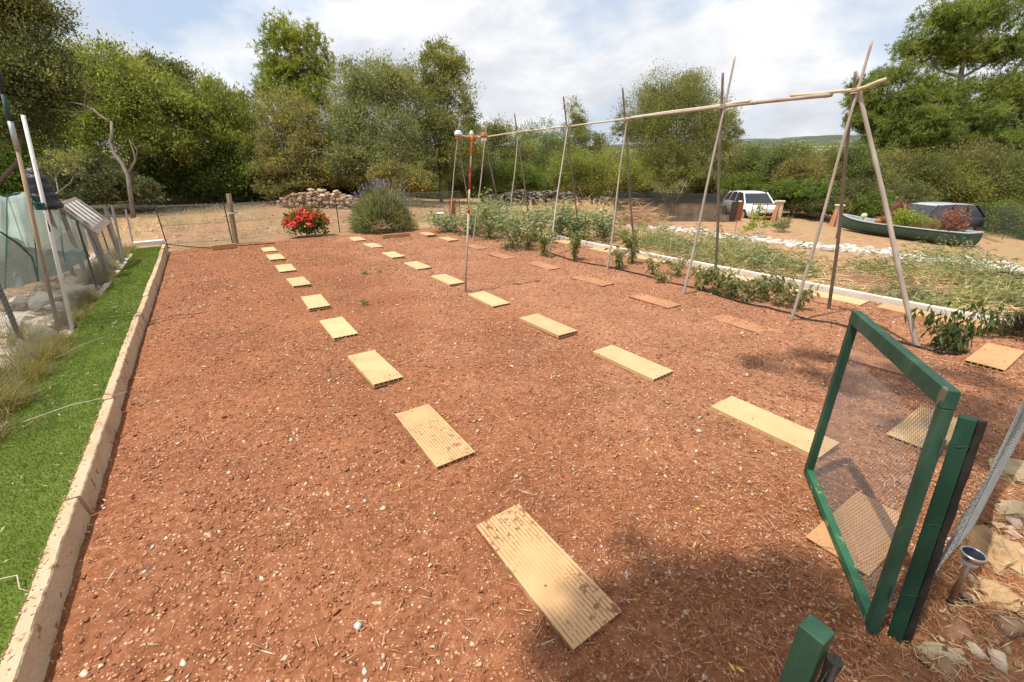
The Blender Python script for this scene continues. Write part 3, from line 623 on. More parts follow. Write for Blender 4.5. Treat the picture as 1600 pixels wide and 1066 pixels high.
for i, p in enumerate(r3):
    q = PT(p)
    where = 'nearest of the right stepping row, behind the gate top' if i == 0 else ('farthest of the right stepping row' if i == 8 else f'{ordinal(i+1)} from the near end of the right stepping row')
    mt = 'clay_soiled' if i < 7 else 'clay_clean'
    tile(q[0], q[1], [.02, -.04, 0, .01, 0, .02, 0, 0, 0][i], [.71, .72, .62, .68, .68, .62, .6, .6, .56][i], .26, mt, f'{"soil stained" if i < 7 else "pale clean"} clay tile, {where}',
         bedz(q[0], q[1])-(.004 if i == 0 else .018 if i < 7 else 0), (random.uniform(-.01, .01), random.uniform(-.03, .01)), 'clay tiles of the right stepping row')
r4 = [(1575, 500, -.1), (1455, 492, 0), (1285, 460, 0), (1132, 428, 0), (1022, 403, 0), (946, 391, 0), (893, 378, 0)]
for i, (px, py, rz) in enumerate(r4):
    q = PT((px, py)); x = max(6.40, min(q[0], 6.58)) if i else 6.75
    tile(x, q[1], rz, .95 if i in (1, 2, 3) else .72, .26, 'clay_orange' if i < 2 else 'clay_clean', f'{"orange tinted" if i < 2 else "cream"} clay tile along the white edging, {ordinal(i+1)} counted from the near end',
         bedz(x, q[1])-.002, (0, random.uniform(-.03, .02)), 'clay tiles along the white edging')
for nm, qd, mt in (('ribbed clay tile beside the dark heather at the right picture edge', [(1512, 563), (1538, 536), (1600, 546), (1574, 581)], 'clay_orange'),
                   ('clay tile seen through the gate, behind its green hinge post', [(1397, 685), (1448, 640), (1507, 650), (1445, 703)], 'clay_spotted'),
                   ('clay tile under the open gate, crossed by its shadow', [(1268, 841), (1342, 770), (1411, 803), (1373, 897)], 'clay_orange')):
    q = [PT(p) for p in qd]; c = sum(q)/4
    tile(c[0], c[1], R(90)+random.uniform(-.03, .03), .72 if 'heather' in nm else (.62 if 'hinge' in nm else .55), .25, mt, nm, bedz(c[0], c[1])-.001)
for nm, a_, c_ in (('clay board on edge closing the far left end of the soil', (331, 388), (371, 384)), ('clay board on edge at the foot of the lavender', (598, 371), (641, 367))):
    p0 = P(*a_, .05); p1 = P(*c_, .05); d = p1-p0; b = MB()
    b.box((p0+p1)/2+[0, .03, 0], (float(np.linalg.norm(d[:2])), .05, .11), Matrix.Rotation(math.atan2(d[1], d[0]), 3, 'Z'), .006)
    T(b.build('clay_board', 'clay_orange', origin=(p0+p1)/2), nm, 'board')
cq = []
for o in [o for o in bpy.data.objects if o.name.startswith('clay_tile')]:
    m_ = np.array(o.matrix_basis); L2 = o.dimensions[1]/2 or .35
    for _ in range(26 if o.location[1] < 5 else 8):
        v = m_ @ np.array([random.uniform(-.12, .12), random.choice((-1, 1))*L2*random.random()**.5, .0355, 1]); cq.append(v[:3])
cq = np.array(cq); T(scatter_stones('tile_crumbs', cq[:, :2], .002+.005*rng.random(len(cq))**3, 'pebble', cq[:, 2]), 'crumbs of red soil lying on the clay tiles', 'soil crumbs', kind='stuff')
# white edging on the right, in lengths
et = E('white_edging', (6.85, 5, 0), 'low whitish edging kerb along the right side of the red soil', 'kerb')
ye = .2
while ye < 9.2:
    l_ = .95+.25*random.random(); b = MB(); b.box((6.80+.03*math.sin(ye*.8)+random.uniform(-.008, .008), ye+l_/2, .02), (.07, l_-.012, .14), Matrix.Rotation(random.uniform(-.012, .012), 3, 'Z'), .008)
    b.build('edging_block', 'edging_stone', et); ye += l_

# ------------------------------------------------------------------ gate and front fence
hb = np.array([1.03*H, .087*H, .0]); fb = np.array([1.504*H, .432*H, .0]); u = fb-hb; gw = float(np.linalg.norm(u)); u = u/gw; nrmv = np.array([-u[1], u[0], 0]); gh = .955
rotg = Matrix.Rotation(math.atan2(u[1], u[0]), 3, 'Z')
gate = E('garden_gate', hb, 'open green wooden gate with a square frame and wire netting', 'gate')
bw, bt, z0 = .037, .034, .035
def onplane(px, py, o):                         # point of the gate's plane (or one parallel to it through o)
    d = ray(px, py); k = ((o-np.array([0, 0, H]))@nrmv)/(d@nrmv); return d*k+np.array([0, 0, H])
gt = onplane(1478, 652, hb); lean = float((gt-hb)@u)/float(gt[2]-z0)      # the hinge side leans towards the free side
def gpt(a, z):
    k = 1-a/gw; return hb+u*(a+lean*(z-z0)*max(0, k))+np.array([0, 0, z])
def gbar(name, a0, a1, b0_, b1, mat='green_paint', th=bt):
    b = MB(); vs = []
    for s_ in (-1, 1): vs += [gpt(a0, b0_)+nrmv*s_*th/2, gpt(a1, b0_)+nrmv*s_*th/2, gpt(a1, b1)+nrmv*s_*th/2, gpt(a0, b1)+nrmv*s_*th/2]
    bm = bmesh.new(); vv = [bm.verts.new(q) for q in vs]
    for f_ in ((0, 1, 2, 3), (7, 6, 5, 4), (0, 4, 5, 1), (1, 5, 6, 2), (2, 6, 7, 3), (3, 7, 4, 0)): bm.faces.new([vv[i] for i in f_])
    bmesh.ops.recalc_face_normals(bm, faces=bm.faces); bmesh.ops.bevel(bm, geom=bm.edges[:], offset=.0025, segments=2, affect='EDGES', profile=.5)
    bm.verts.ensure_lookup_table(); bm.verts.index_update(); b.add([q.co[:] for q in bm.verts], [[q.index for q in p.verts] for p in bm.faces]); bm.free(); return b.build(name, mat, gate)
gbar('hinge_stile', 0, bw, z0, z0+gh-.06); gbar('free_stile', gw-bw, gw, z0, z0+gh-.06)
gbar('top_rail', 0, gw, z0+gh-.0585, z0+gh+.003, th=.037); gbar('bottom_rail', bw+.001, gw-bw-.001, z0+.006, z0+.006+bw, 'worn_green')
hexnet(hb+u*.01+np.array([0, 0, z0+.01])-nrmv*(bt/2+.003), u, [0, 0, 1], gw-.02, gh-.02, .0165, .0014, 'wire_netting', 'net_wire', gate, func=lambda a, b: nrmv[None]*(-.006*np.sin(a*7)*np.sin(b*6))[:, None]+u[None]*(lean*b*(1-a/gw))[:, None])
for zh in (.2, .78):
    b = MB(); h0 = gpt(-.008, zh); h1 = gpt(-.008, zh+.055); b.tube([h0-nrmv*.012, h1-nrmv*.012], .005, 8); b.build('hinge', 'dark_wire', gate)
hp = P(1396, 1000); hp[2] = 0
post = E('gate_post', hp, 'green square post carrying the open gate, shade put into its colour', 'post')
pt_top = onplane(1513, 652, hp)
def pax(z): return hp+(pt_top-hp)*(z/pt_top[2])
def square_post(p0, p1, w_, ang_):
    p0, p1 = np.array(p0), np.array(p1); dz = nrm(p1-p0); dx = np.array([math.cos(ang_), math.sin(ang_), 0]); dx = nrm(dx-dz*(dx@dz)); rot = np.stack([dx, np.cross(dz, dx), dz], 1); b = MB(); b.box((p0+p1)/2, (w_, w_, float(np.linalg.norm(p1-p0))), rot, .003); return b
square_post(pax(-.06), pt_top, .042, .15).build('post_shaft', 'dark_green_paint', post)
for k in range(3):
    zz_ = .22+.29*k; b = MB(); b.tube([pax(zz_)+np.array([.024*math.cos(t), .024*math.sin(t)-.002, +.008*math.sin(t*2)]) for t in np.linspace(0, 6.28, 13)], .0012, 4); b.build('tie_wire', 'dark_wire', post)
# netting run to the right of the post, nearly edge-on to the lens
fr = E('wire_netting_fence', hp+[.04, 0, 0], 'galvanised wire netting fence running right from the green gate post', 'fence')
n1_ = P(1428, 985); n1_[2] = 0; rd = nrm(n1_); n0_ = hp+[.012, -.012, 0]; l01 = float(np.linalg.norm(n1_-n0_))
ntop = onplane(1604, 632, n1_); nl = (ntop-n1_)/ntop[2]; pl_ = (pt_top-hp)/pt_top[2]
hexnet(n0_, nrm(n1_-n0_), [0, 0, 1], l01, .95, .020, .0012, 'near_netting', 'dark_wire', fr, func=lambda a, b: b[:, None]*((pl_*[1, 1, 0])[None]*(1-a/l01)[:, None]+(nl*[1, 1, 0])[None]*(a/l01)[:, None]))
hexnet(n1_, rd, [0, 0, 1], 1.5, .95, .020, .0013, 'netting', 'net_wire', fr, func=lambda a, b: np.stack([0*a, .020*np.sin(a*5+b*4), .02*np.sin(a*5)], -1)+b[:, None]*(nl*[1, 1, 0])[None])
b = MB(); b.tube([n1_+nl*[.95, .95, 0]+rd*a+np.array([0, .020*math.sin(a*5+3.8), .95+.02*math.sin(a*5)]) for a in np.linspace(0, 1.5, 24)], .002, 5)
b.build('top_wire', 'galvanised', fr)
b = MB(); b.tube([pax(.047*k)+np.array([.010, -.030+.001*math.sin(k*2.), 0]) for k in range(20)], [.013+.0012*math.sin(k*1.7) for k in range(20)], 7); b.build('rolled_net_edge', 'black_net', fr)
p2 = np.array([.662, .115, 0])
post2 = E('gate_post', p2, 'bright topped green square post at the bottom edge of the picture', 'post')
b = MB(); b.box(p2+[0, 0, .445], (.038, .038, 1.03), Matrix.Rotation(-.05, 3, 'Z'), .002); b.build('post_shaft', 'green_paint', post2)
fl = E('black_netting_fence', p2+[-.02, -.03, 0], 'black netting wrapped on the foreground green post', 'fence')
hexnet(p2+[.018, -.032, 0], [-1, -.18, 0], [0, 0, 1], .75, .915, .016, .0016, 'netting', 'black_net', fl, func=lambda a, b: np.stack([0*a, .012*np.sin(a*14), -.08*a], -1))
b = MB(); b.tube([p2+np.array([.004+.003*math.sin(k*2.3), -.032, .0+.046*k]) for k in range(21)], [.011+.003*math.sin(k*1.9) for k in range(21)], 8)
b.tube([p2+np.array([.018-a, -.033-.18*a, .918-.08*a]) for a in np.linspace(0, .75, 16)], .0045, 6); b.build('rolled_net_edge', 'black_net', fl)

# solar stake light
sp = P(1480, 948, 0); stx = P(1521, 866, .30)
sol = E('solar_light', sp, 'small round solar path light with steel rim, staked among the rocks', 'garden light')
ax = nrm((stx-sp)); sa = .30
b = MB(); b.tube([sp-ax*.02, sp+ax*.04], [.004, .012], 10); b.build('ground_spike', 'black_plastic', sol)
b = MB(); b.tube([sp+ax*.04, sp+ax*(sa-.045)], .0095, 12); b.build('tube', 'bronze_tube', sol, True)
top = sp+ax*sa
b = MB(); b.lathe(top-np.array([0, 0, .045]), [(.010, -.004), (.024, .0), (.026, .016), (.022, .026)], 16); b.build('lens', 'lamp_clear', sol, True)
b = MB(); b.lathe(top-np.array([0, 0, .018]), [(.022, 0), (.036, 0), (.038, .004), (.038, .020), (.036, .024), (.032, .024), (.031, .022)], 24); b.build('steel_rim', 'steel', sol, True)
b = MB(); b.lathe(top+np.array([0, 0, .002]), [(.030, 0), (.030, .003), (.026, .0042)], 24); b.build('solar_panel', 'solar_panel', sol, True)

# rocks in the lower right corner
def rock(px, py, size, mat, label, z=.02, fine=True, grp=None, loc=None, cuts=4):
    c = P(px, py, z) if loc is None else np.array(loc, float); c[2] = float(terr(c[0], c[1]))+.045+z*.4
    b = MB(); b.add(rockv(size, fine, .30, cuts)+c, ICO_F if fine else ICO2_F)
    return T(b.build('rock', mat, origin=c, smooth=False), label, 'rock', grp)
rock(1552, 862, (.14, .11, .085), 'ochre_rock', 'big flat ochre rock right behind the solar light')
rock(1500, 990, (.060, .05, .035), 'red_rock', 'small reddish brown rock below the solar light')
rock(1468, 1022, (.085, .045, .03), 'pale_rock', 'pale elongated rock at the bottom right corner')
rock(1592, 742, (.12, .10, .09), 'pale_rock', 'pale rock at the right picture edge beyond the wire netting')
rock(1590, 800, (.085, .07, .06), 'pale_rock', 'cream rock between the big ochre rock and the edge rock')
rock(1560, 930, (.075, .06, .05), 'ochre_rock', 'ochre rock at the right edge below the big flat rock')
n = 420; q = np.stack([1.75+2.4*rng.random(n), -.75+.78*rng.random(n)], -1)
T(scatter_stones('rubble_stones', q, .012+.05*rng.random(n)**2.5, 'rubble_stone', bedz(q[:, 0], q[:, 1])), 'small brown rubble between the rocks right of the gate', 'rubble', kind='stuff')
n = 2600
q = np.stack([1.6+2.6*rng.random(n), -.7+.75*rng.random(n)], -1); a = rng.random(n)*6.28
C = np.stack([q[:, 0], q[:, 1], bedz(q[:, 0], q[:, 1])+.012+.02*rng.random(n)], -1)
V, F = leafverts(C, np.stack([np.cos(a), np.sin(a), .25*rng.normal(size=n)], -1), .03+.06*rng.random(n), .003)
T(raw('needle_litter', V, F, 'straw'), 'yellowish needles and dry grass between the rocks right of the gate', 'litter', kind='stuff')

# ------------------------------------------------------------------ cane trellis
tr = E('cane_trellis', (5.6, 6, 0), 'row of leaning cane pairs tied to one long cane ridge pole', 'trellis')
def cane(p0, p1, r0, r1, mat='cane', name='cane', bow=.0):
    p0, p1 = np.array(p0, float), np.array(p1, float); L_ = np.linalg.norm(p1-p0); k = max(4, int(L_/.055)); pts = []; rad = []
    sd_ = nrm(np.cross(p1-p0, [.3, .2, 1.])); ph = random.random()*6; nod = max(3, int(L_/.26))
    for i in range(k+1):
        t = i/k; pts.append(p0+(p1-p0)*t+sd_*(bow*math.sin(t*3.14)+.006*math.sin(t*9+ph)))
        rr = r0+(r1-r0)*t; rr *= 1+.17*max(0, 1-abs(((t*nod+.3) % 1)-.5)*9); rad.append(rr)
    b = MB(); b.tube(pts, rad, 8); return b.build(name, mat, tr, True)
def extend(F, A, topy):
    lo, hi = 1.0, 2.2
    for _ in range(40):
        m_ = (lo+hi)/2
        if proj(F+(A-F)*m_)[1] > topy: lo = m_
        else: hi = m_
    return F+(A-F)*lo
bip = [((1237, 500), (1297, 483), (1336, 142), 63, 112), ((1068, 457), (1118, 445), (1129, 166), 88, 114), ((949, 421), (993, 402), (978, 186), 168, 137), ((858, 401), (905, 369), (886, 198), 152, 151), (None, None, (809, 207), 199, 177), ((739, 376), None, (758, 214), 192, 200), (None, None, (715, 213), 185, 190)]
YB = [None, None, None, None, 8.05, 9.25, 10.9]; apex = []
for i, (fpx, bpx, apx, tf, tb) in enumerate(bip):
    Fp = P(*fpx) if fpx else np.array([5.28, YB[i], 0.]); Bp = P(*bpx) if bpx else np.array([6.05, Fp[1]+.05, 0.])
    Fp[2] = Bp[2] = -.06
    ym = (Fp[1]+Bp[1])/2
    A = YP(*apx, ym); apex.append(A)
    th = .019 if i < 2 else .0165
    cane(Fp, extend(Fp, A+[.0, -.018, 0], tf), th, th*.6, 'cane' if i != 2 else 'cane', bow=random.uniform(-.01, .01))
    cane(Bp, extend(Bp, A+[.0, .018, 0], tb), th*1.05, th*.75, 'cane_dark', bow=random.uniform(-.01, .01))
    b = MB(); b.tube([A+np.array([.028*math.cos(t), .034*math.sin(t), -.03+.009*t/6.28*2]) for t in np.linspace(0, 18.8, 40)], .005, 5); b.build('twine_binding', 'twine', tr)
Fp = P(1437, 540); Fp[2] = -.06; cane(Fp, apex[0]+(apex[0]-Fp)*.02+[.015, -.03, 0], .024, .018, 'cane')
A0 = apex[0]
def on_ridge(px):
    lo, hi = -.6, 1.2
    for _ in range(40):
        m_ = (lo+hi)/2
        if proj(A0+(apex[1]-A0)*m_)[0] > px: lo = m_
        else: hi = m_
    return A0+(apex[1]-A0)*lo
tip = on_ridge(1384); tip = YP(1384, 124, tip[1])
cane(tip, A0+(A0-tip)*.05, .017, .016, 'cane_pale', 'ridge_pole')
cane(A0+(tip-A0)*.10, on_ridge(1235)+[0, 0, .022], .0155, .014, 'cane_pale', 'ridge_pole')
cane(on_ridge(1300)-[0, 0, .008], apex[2], .022, .015, 'cane', 'ridge_pole', bow=-.025)
cane(apex[1]+(apex[2]-apex[1])*.96+[0, -.03, .018], apex[1]+(apex[0]-apex[1])*.25+[0, -.01, .018], .012, .016, 'cane_pale', 'ridge_pole')
for i in range(2, 6): cane(apex[i]+(apex[i]-apex[i+1])*.06+[0, 0, .004*(i % 2)], apex[i+1]+(apex[i+1]-apex[i])*.05+[0, 0, .004*(i % 2)], .0145, .0135, 'cane_pale', 'ridge_pole')

# ranging pole with bottle wind spinner
pb = P(727, 456); pt = YP(737, 211, pb[1])
rp = E('ranging_pole', pb, 'cane pole with orange and red painted upper half and a crossbar of cut bottles', 'pole')
seg = [(0, .47, 'cane', .0135), (.47, .51, 'red_paint', .0155), (.51, .58, 'cane_pale', .0105), (.58, .68, 'red_paint', .011), (.68, .77, 'cane_pale', .0105), (.77, .96, 'orange_paint', .0115)]
cuts = [(456, 333, 'cane', .0145), (333, 325, 'red_paint', .017), (325, 296, 'cane_pale', .0115), (296, 262, 'red_paint', .0125), (262, 244, 'cane_pale', .0115), (244, 212, 'orange_paint', .0125)]
def at_y(py): return YP(727+(456-py)/245*10, py, pb[1])
for (ya, yb_, mt, rr) in cuts:
    b = MB(); b.tube([at_y(ya)-[0, 0, .05 if ya == 456 else 0], (at_y(ya)+at_y(yb_))/2, at_y(yb_)], rr, 9); b.build('pole_section', mt, rp, True)
hd = at_y(214); b = MB()
xl = YP(716, 212, pb[1]+.02)-hd; xr = YP(756, 215, pb[1]-.02)-hd
b.tube([hd+xl*.2, hd+xr*.5], .013, 8); b.build('orange_wrap', 'orange_paint', rp, True)
b = MB(); b.tube([hd+xl, hd+xl*.2, hd+xr*.5, hd+xr], .008, 8); b.build('crossbar', 'cane_pale', rp, True)
b = MB(); b.tube([hd+[0, 0, -.07], hd+[0, 0, .015]], [.016, .024], 9); b.build('orange_collar', 'orange_paint', rp, True)
b = MB(); b.lathe(hd+[0, 0, .012], [(.020, 0), (.026, .02), (.022, .045), (.008, .06)], 10); b.build('bottle_cap', 'white_paint', rp, True)
for sgn, c_, m1, m2 in ((1, xl, 'pale_blue_plastic', 'orange_clay'), (-1, xr, 'brick_red', 'white_paint')):
    e = hd+c_
    b = MB(); b.lathe(e+[0, 0, .0], [(.050, 0), (.056, .018), (.045, .045), (.022, .058)], 6); b.build('cut_bottle', m1, rp)
    b = MB(); b.lathe(e+[0, 0, -.045], [(.030, 0), (.040, .012), (.040, .040)], 8); b.build('bottle_base', m2, rp)

# drip hose
b = MB(); pts = [np.append(P(*p)[:2], .028+.015*math.sin(i*1.9)) for i, p in enumerate([(846, 392), (880, 403), (940, 417), (1000, 429), (1060, 445), (1110, 458), (1170, 474), (1250, 497), (1330, 514), (1400, 533), (1440, 543), (1475, 551), (1495, 553), (1510, 547)])]
fine = []
for i in range(len(pts)-1):
    for t in np.linspace(0, 1, 6)[:-1]: q = pts[i]*(1-t)+pts[i+1]*t; q = q+[.03*math.sin(q[1]*4.1), 0, 0]; q[2] = float(bedz(q[0], q[1]))+.016; fine.append(q)
b.tube(fine, .0095, 7)
hs = T(b.build('drip_hose', 'black_plastic'), 'black drip irrigation hose along the pepper plants', 'hose')
for px, py in ((930, 408), (965, 425), (1010, 432), (1195, 482), (1310, 505), (1150, 462)):
    b = MB(); c = P(px, py, .03); c[2] = float(bedz(c[0], c[1]))+.02; a = random.random()*6
    b.tube([c, c+[.05*math.cos(a), .05*math.sin(a), .05], c+[.13*math.cos(a), .10*math.sin(a), .04], c+[.17*math.cos(a+.4), .17*math.sin(a+.4), -.005]], .003, 5); b.build('drip_tube', 'black_plastic', hs)

# ------------------------------------------------------------------ plants of the bed
def plant(name, loc, h, wd, nleaf, LL, WW, mat, label, cat, group=None, droop=.0, nst=5, stem='stem', rs=.006):
    loc = np.array(loc, float); e = E(name, loc, label, cat, group)
    b = MB(); tips = []
    for k in range(nst):
        a = random.random()*6.28; r_ = wd*(.25+.75*random.random()); hh = h*(.65+.35*random.random())
        p1 = loc+[.3*r_*math.cos(a), .3*r_*math.sin(a), hh*.55]; p2_ = loc+[r_*math.cos(a), r_*math.sin(a), hh]
        pts = [loc+[random.uniform(-.02, .02), random.uniform(-.02, .02), -.02], p1, p2_]; b.tube(pts, [rs, rs*.75, rs*.35], 5); tips.append(pts)
    b.build('stem', stem, e)
    n = nleaf; k = rng.integers(0, nst, n); t = rng.random(n)**.6; TP = np.array(tips)
    tt = (t*2)[:, None]; C = np.where(tt < 1, TP[k, 0]*(1-tt)+TP[k, 1]*tt, TP[k, 1]*(2-tt)+TP[k, 2]*(tt-1))+rng.normal(size=(n, 3))*wd*.16
    C[:, 2] = np.maximum(C[:, 2], loc[2]+.02)
    a = rng.random(n)*6.28; D = np.stack([np.cos(a), np.sin(a), .35*rng.normal(size=n)+.25-droop], -1)
    Lr = LL*(.6+.8*rng.random(n)); V, F = leafverts(C, D, Lr, WW*Lr/LL)
    raw('foliage', V, F, mat, e); return e
peps = [((1530, 528), .30, .22, 60, 'leaf_drooping', 'drooping dark pepper plant nearest the ribbed tile at the right edge'), ((1470, 545), .36, .24, 130, 'leaf_drooping', 'drooping dark pepper plant clump at the foot of the nearest cane'),
        ((1495, 548), .28, .16, 70, 'leaf_drooping', 'smaller drooping pepper plant just right of the nearest cane clump'),
        ((1218, 478), .32, .2, 80, 'leaf_pepper', 'upright pepper plant close to the nearest cane pair'), ((1195, 468), .26, .15, 60, 'leaf_pepper', 'sparse pepper plant left of the nearest cane pair'),
        ((1140, 462), .24, .22, 110, 'leaf_pepper', 'bushy pepper plant right of the second cane pair'), ((1095, 452), .30, .2, 110, 'leaf_pepper', 'leafy pepper plant between the legs of the second cane pair'),
        ((1060, 432), .26, .2, 60, 'leaf_pepper', 'thin pepper plant left of the second cane pair'), ((1020, 428), .24, .2, 50, 'leaf_pepper', 'wilting pepper plant midway between second and third cane pair'),
        ((988, 412), .45, .2, 140, 'leaf_pepper', 'tall pepper plant by the rear leg of the third cane pair'), ((897, 405), .48, .17, 150, 'leaf_pepper', 'yellowing tall pepper plant right of the fourth cane pair'),
        ((850, 400), .40, .2, 130, 'leaf_pepper', 'pepper plant at the foot of the fourth cane pair'), ((826, 392), .34, .2, 110, 'leaf_pepper', 'pepper plant left of the fourth cane pair'),
        ((1120, 457), .30, .2, 100, 'leaf_pepper', 'pepper plant right at the front leg of the second cane pair'), ((1168, 470), .26, .2, 90, 'leaf_pepper', 'pepper plant midway between the first and second cane pair'), ((1245, 484), .26, .16, 70, 'leaf_pepper', 'pepper plant right of the front leg of the nearest cane pair'), ((965, 420), .3, .18, 80, 'leaf_pepper', 'pepper plant right of the front leg of the third cane pair'), ((1040, 440), .16, .16, 34, 'leaf_pepper', 'tiny pepper plant beside the hose near the second cane pair')]
for px, h, wd, n, mt, lb in peps:
    q = P(*px); q[2] = float(bedz(q[0], q[1])); plant('pepper_plant', q, h*1.3, wd*1.05, int(n*(1.5 if 'drooping' in lb else 2.2)), .085, .026, mt, lb, 'pepper plant', 'pepper plants along the drip hose', droop=1.7 if 'drooping' in lb else 1.1, nst=6)
toms = [((800, 388), 1.0, .62, 'big bushy tomato plant left of the fourth cane pair'), ((765, 372), 1.15, .6, 'tallest tomato plant right of the painted pole'), ((835, 378), .95, .5, 'tomato plant behind the fourth cane pair'), ((870, 372), .95, .5, 'tomato plant right behind the fourth cane pair'),
        ((735, 366), .7, .55, 'low tomato plant behind the painted pole'), ((705, 362), .6, .5, 'low tomato plant by the bucket at the far end of the bed'), ((945, 372), .75, .45, 'tomato plant behind the third cane pair'), ((780, 360), .9, .55, 'tomato plant at the back of the tomato thicket'), ((900, 372), .7, .45, 'tomato plant between third and fourth cane pair')]
for px, h, wd, lb in toms:
    q = P(*px); q[2] = float(bedz(q[0], q[1])); plant('tomato_plant', q, h*.85, wd*1.3, 900, .095, .036, 'leaf_tomato', lb, 'tomato plant', 'tomato plants at the far end of the bed', droop=.45, nst=12, rs=.008)
for i, (px, n, lb) in enumerate((((570, 430), 60, 'small green weed sprig on the bare soil near the middle row'), ((595, 427), 30, 'tiny green weed right of a small weed sprig on bare soil'), ((568, 478), 50, 'flat green weed patch beside the third far tile gap'))):
    q = P(*px); q[2] = float(bedz(q[0], q[1])); plant('weed', q, .07, .09, n, .04, .015, 'leaf_weed', lb, 'weed', nst=4, rs=.002)

# lavender
q = P(593, 366); q[1] = 12.25; q[0] = 3.95; q[2] = -.05
lv = E('lavender_bush', q, 'large round lavender bush with long mauve flower spikes', 'lavender')
n = 13000; a = rng.random(n)*6.28; el = R(-1)+rng.random(n)*R(90)
D = np.stack([np.cos(a)*np.cos(el), np.sin(a)*np.cos(el), np.sin(el)], -1); rr = (.30+.55*rng.random(n)**.6)*(.85+.3*vnoise(a*2.2, el*3, 4))
C = q+np.array([0, 0, .05])+D*rr[:, None]*np.array([1.0, .80, 1.10]); V, F = leafverts(C, D+rng.normal(size=(n, 3))*.22, .16, .016); raw('foliage', V, F, 'leaf_lavender', lv)
n = 480; a = rng.random(n)*6.28; el = R(28)+rng.random(n)*R(62)
D = np.stack([np.cos(a)*np.cos(el), np.sin(a)*np.cos(el), np.sin(el)], -1); C = q+D*(.80+.12*rng.random(n))[:, None]*np.array([.95, .8, 1.12]); D2 = D*.6+rng.normal(size=(n, 3))*.14+[0, 0, .55]
Ls = .22+.24*rng.random(n); V, F = leafverts(C, D2, Ls, .010); raw('flower_stalk', V, F, 'leaf_lavender', lv)['kind'] = 'stuff'
V, F = leafverts(C+nrm(D2)*Ls[:, None]*.9, D2, .075, .017); raw('flower_spike', V, F, 'lavender_bloom', lv)['kind'] = 'stuff'
# geranium
q = P(483, 368); q[2] = -.03
ge = E('geranium_bush', q, 'low bush covered in bright red geranium flowers at the far soil edge', 'flower')
C, D = clumped([(q[0], q[1], .28, .42, .36, .30)], 1600, 40, .3); C = C+[0, 0, 0]; V, F = leafverts(C, D, .085, .06); raw('foliage', V, F, 'leaf_geranium', ge)
nh = 85; a = rng.random(nh)*6.28; el = R(10)+rng.random(nh)*R(80); hc = q+np.stack([.50*np.cos(a)*np.cos(el), .42*np.sin(a)*np.cos(el), .26+.36*np.sin(el)], -1)
C = np.repeat(hc, 30, 0)+rng.normal(size=(nh*30, 3))*.036; V, F = leafverts(C, rng.normal(size=C.shape)+[0, 0, .4], .058, .05); raw('flowers', V, F, 'petal_red', ge)
b = MB()
for k in range(nh): b.tube([q+[0, 0, .05], (q+hc[k])/2+[0, 0, .05], hc[k]], .006, 4)
b.build('stem', 'stem', ge)
# dark heather at the right edge
q = P(1592, 528); q[2] = 0; he = E('heather_tuft', q, 'dark brown dried heather tuft at the right edge', 'plant')
n = 1300; a = rng.random(n)*6.28; el = rng.random(n)*R(88); D = np.stack([np.cos(a)*np.cos(el), np.sin(a)*np.cos(el), np.sin(el)], -1)
V, F = leafverts(q+D*(.05+.17*rng.random(n))[:, None], D+.2*rng.normal(size=(n, 3)), .10, .007); raw('foliage', V, F, 'leaf_heather', he)

# ------------------------------------------------------------------ second bed: weeds, straw, stone rows
wpoly = [(6.95, .1), (6.95, 11.5), (8.2, 12.8), (11.0, 9.4), (10.9, 6.6), (11.5, 4.2), (12.0, 2.2), (11.5, .4), (9.5, -1.2)]
n = 40000; q = polypts(wpoly, n); m_ = fbm(q[:, 0]*.9, q[:, 1]*.9, 91); q = q[rng.random(n) < np.clip((m_-.34)*4, .08, 1)]; n = len(q); a = rng.random(n)*6.28
C = np.stack([q[:, 0], q[:, 1], terr(q[:, 0], q[:, 1])+.02+.05*rng.random(n)**2], -1)
V, F = leafverts(C, np.stack([np.cos(a), np.sin(a), .35*rng.random(n)], -1), .10+.22*rng.random(n), .009)
T(raw('straw_mulch', V, F, 'straw'), 'dry straw and withered grass covering the second bed', 'straw', kind='stuff')
wc = polypts(wpoly, 300); keep = np.array([((abs(x-8.2) < 1.1 and 3.0 < y < 7.5) or (abs(x-8.6) < 1.5 and .6 < y < 2.1) and random.random() < .55 or random.random() < .09) and fbm(x*.55+3, y*.55, 23) > .36 for x, y in wc]); wc = wc[keep]; wsz = .12+.22*rng.random(len(wc)); wh = .05+.20*rng.random(len(wc))**1.8
extra = [(1085, 392), (1110, 402), (1150, 412), (1130, 392), (1400, 440), (1440, 430), (1470, 440), (1490, 445), (1060, 398), (1030, 385), (1180, 400), (1530, 440), (1350, 425), (1510, 410), (1460, 405), (1480, 415), (1000, 378), (1040, 375), (1090, 375), (1150, 385), (930, 365), (960, 370), (1000, 388), (1042, 397), (1075, 406), (1118, 414), (1160, 422), (1198, 428), (1240, 430), (1135, 402), (1175, 410), (1420, 420), (1390, 430), (1500, 430), (1545, 450), (1570, 462)]
wc = np.concatenate([wc, np.array([G(*p)[:2] for p in extra])]); wsz = np.concatenate([wsz, .20+.16*rng.random(len(extra))]); wh = np.concatenate([wh, .28+.34*rng.random(len(extra))**1.3])
nW = 38000; k = rng.integers(0, len(wc), nW); q = wc[k]+rng.normal(size=(nW, 2))*wsz[k][:, None]*.75; fall = np.exp(-((q-wc[k])**2).sum(1)/(1.2*wsz[k]**2))
C = np.stack([q[:, 0], q[:, 1], terr(q[:, 0], q[:, 1])+.02+wh[k]*1.25*rng.random(nW)*fall], -1); a = rng.random(nW)*6.28
V, F = leafverts(C, np.stack([np.cos(a), np.sin(a), -.1+.7*rng.random(nW)], -1), .045+.075*rng.random(nW), .019)
ok = (C[:, 0] > 6.95); F = F[ok]
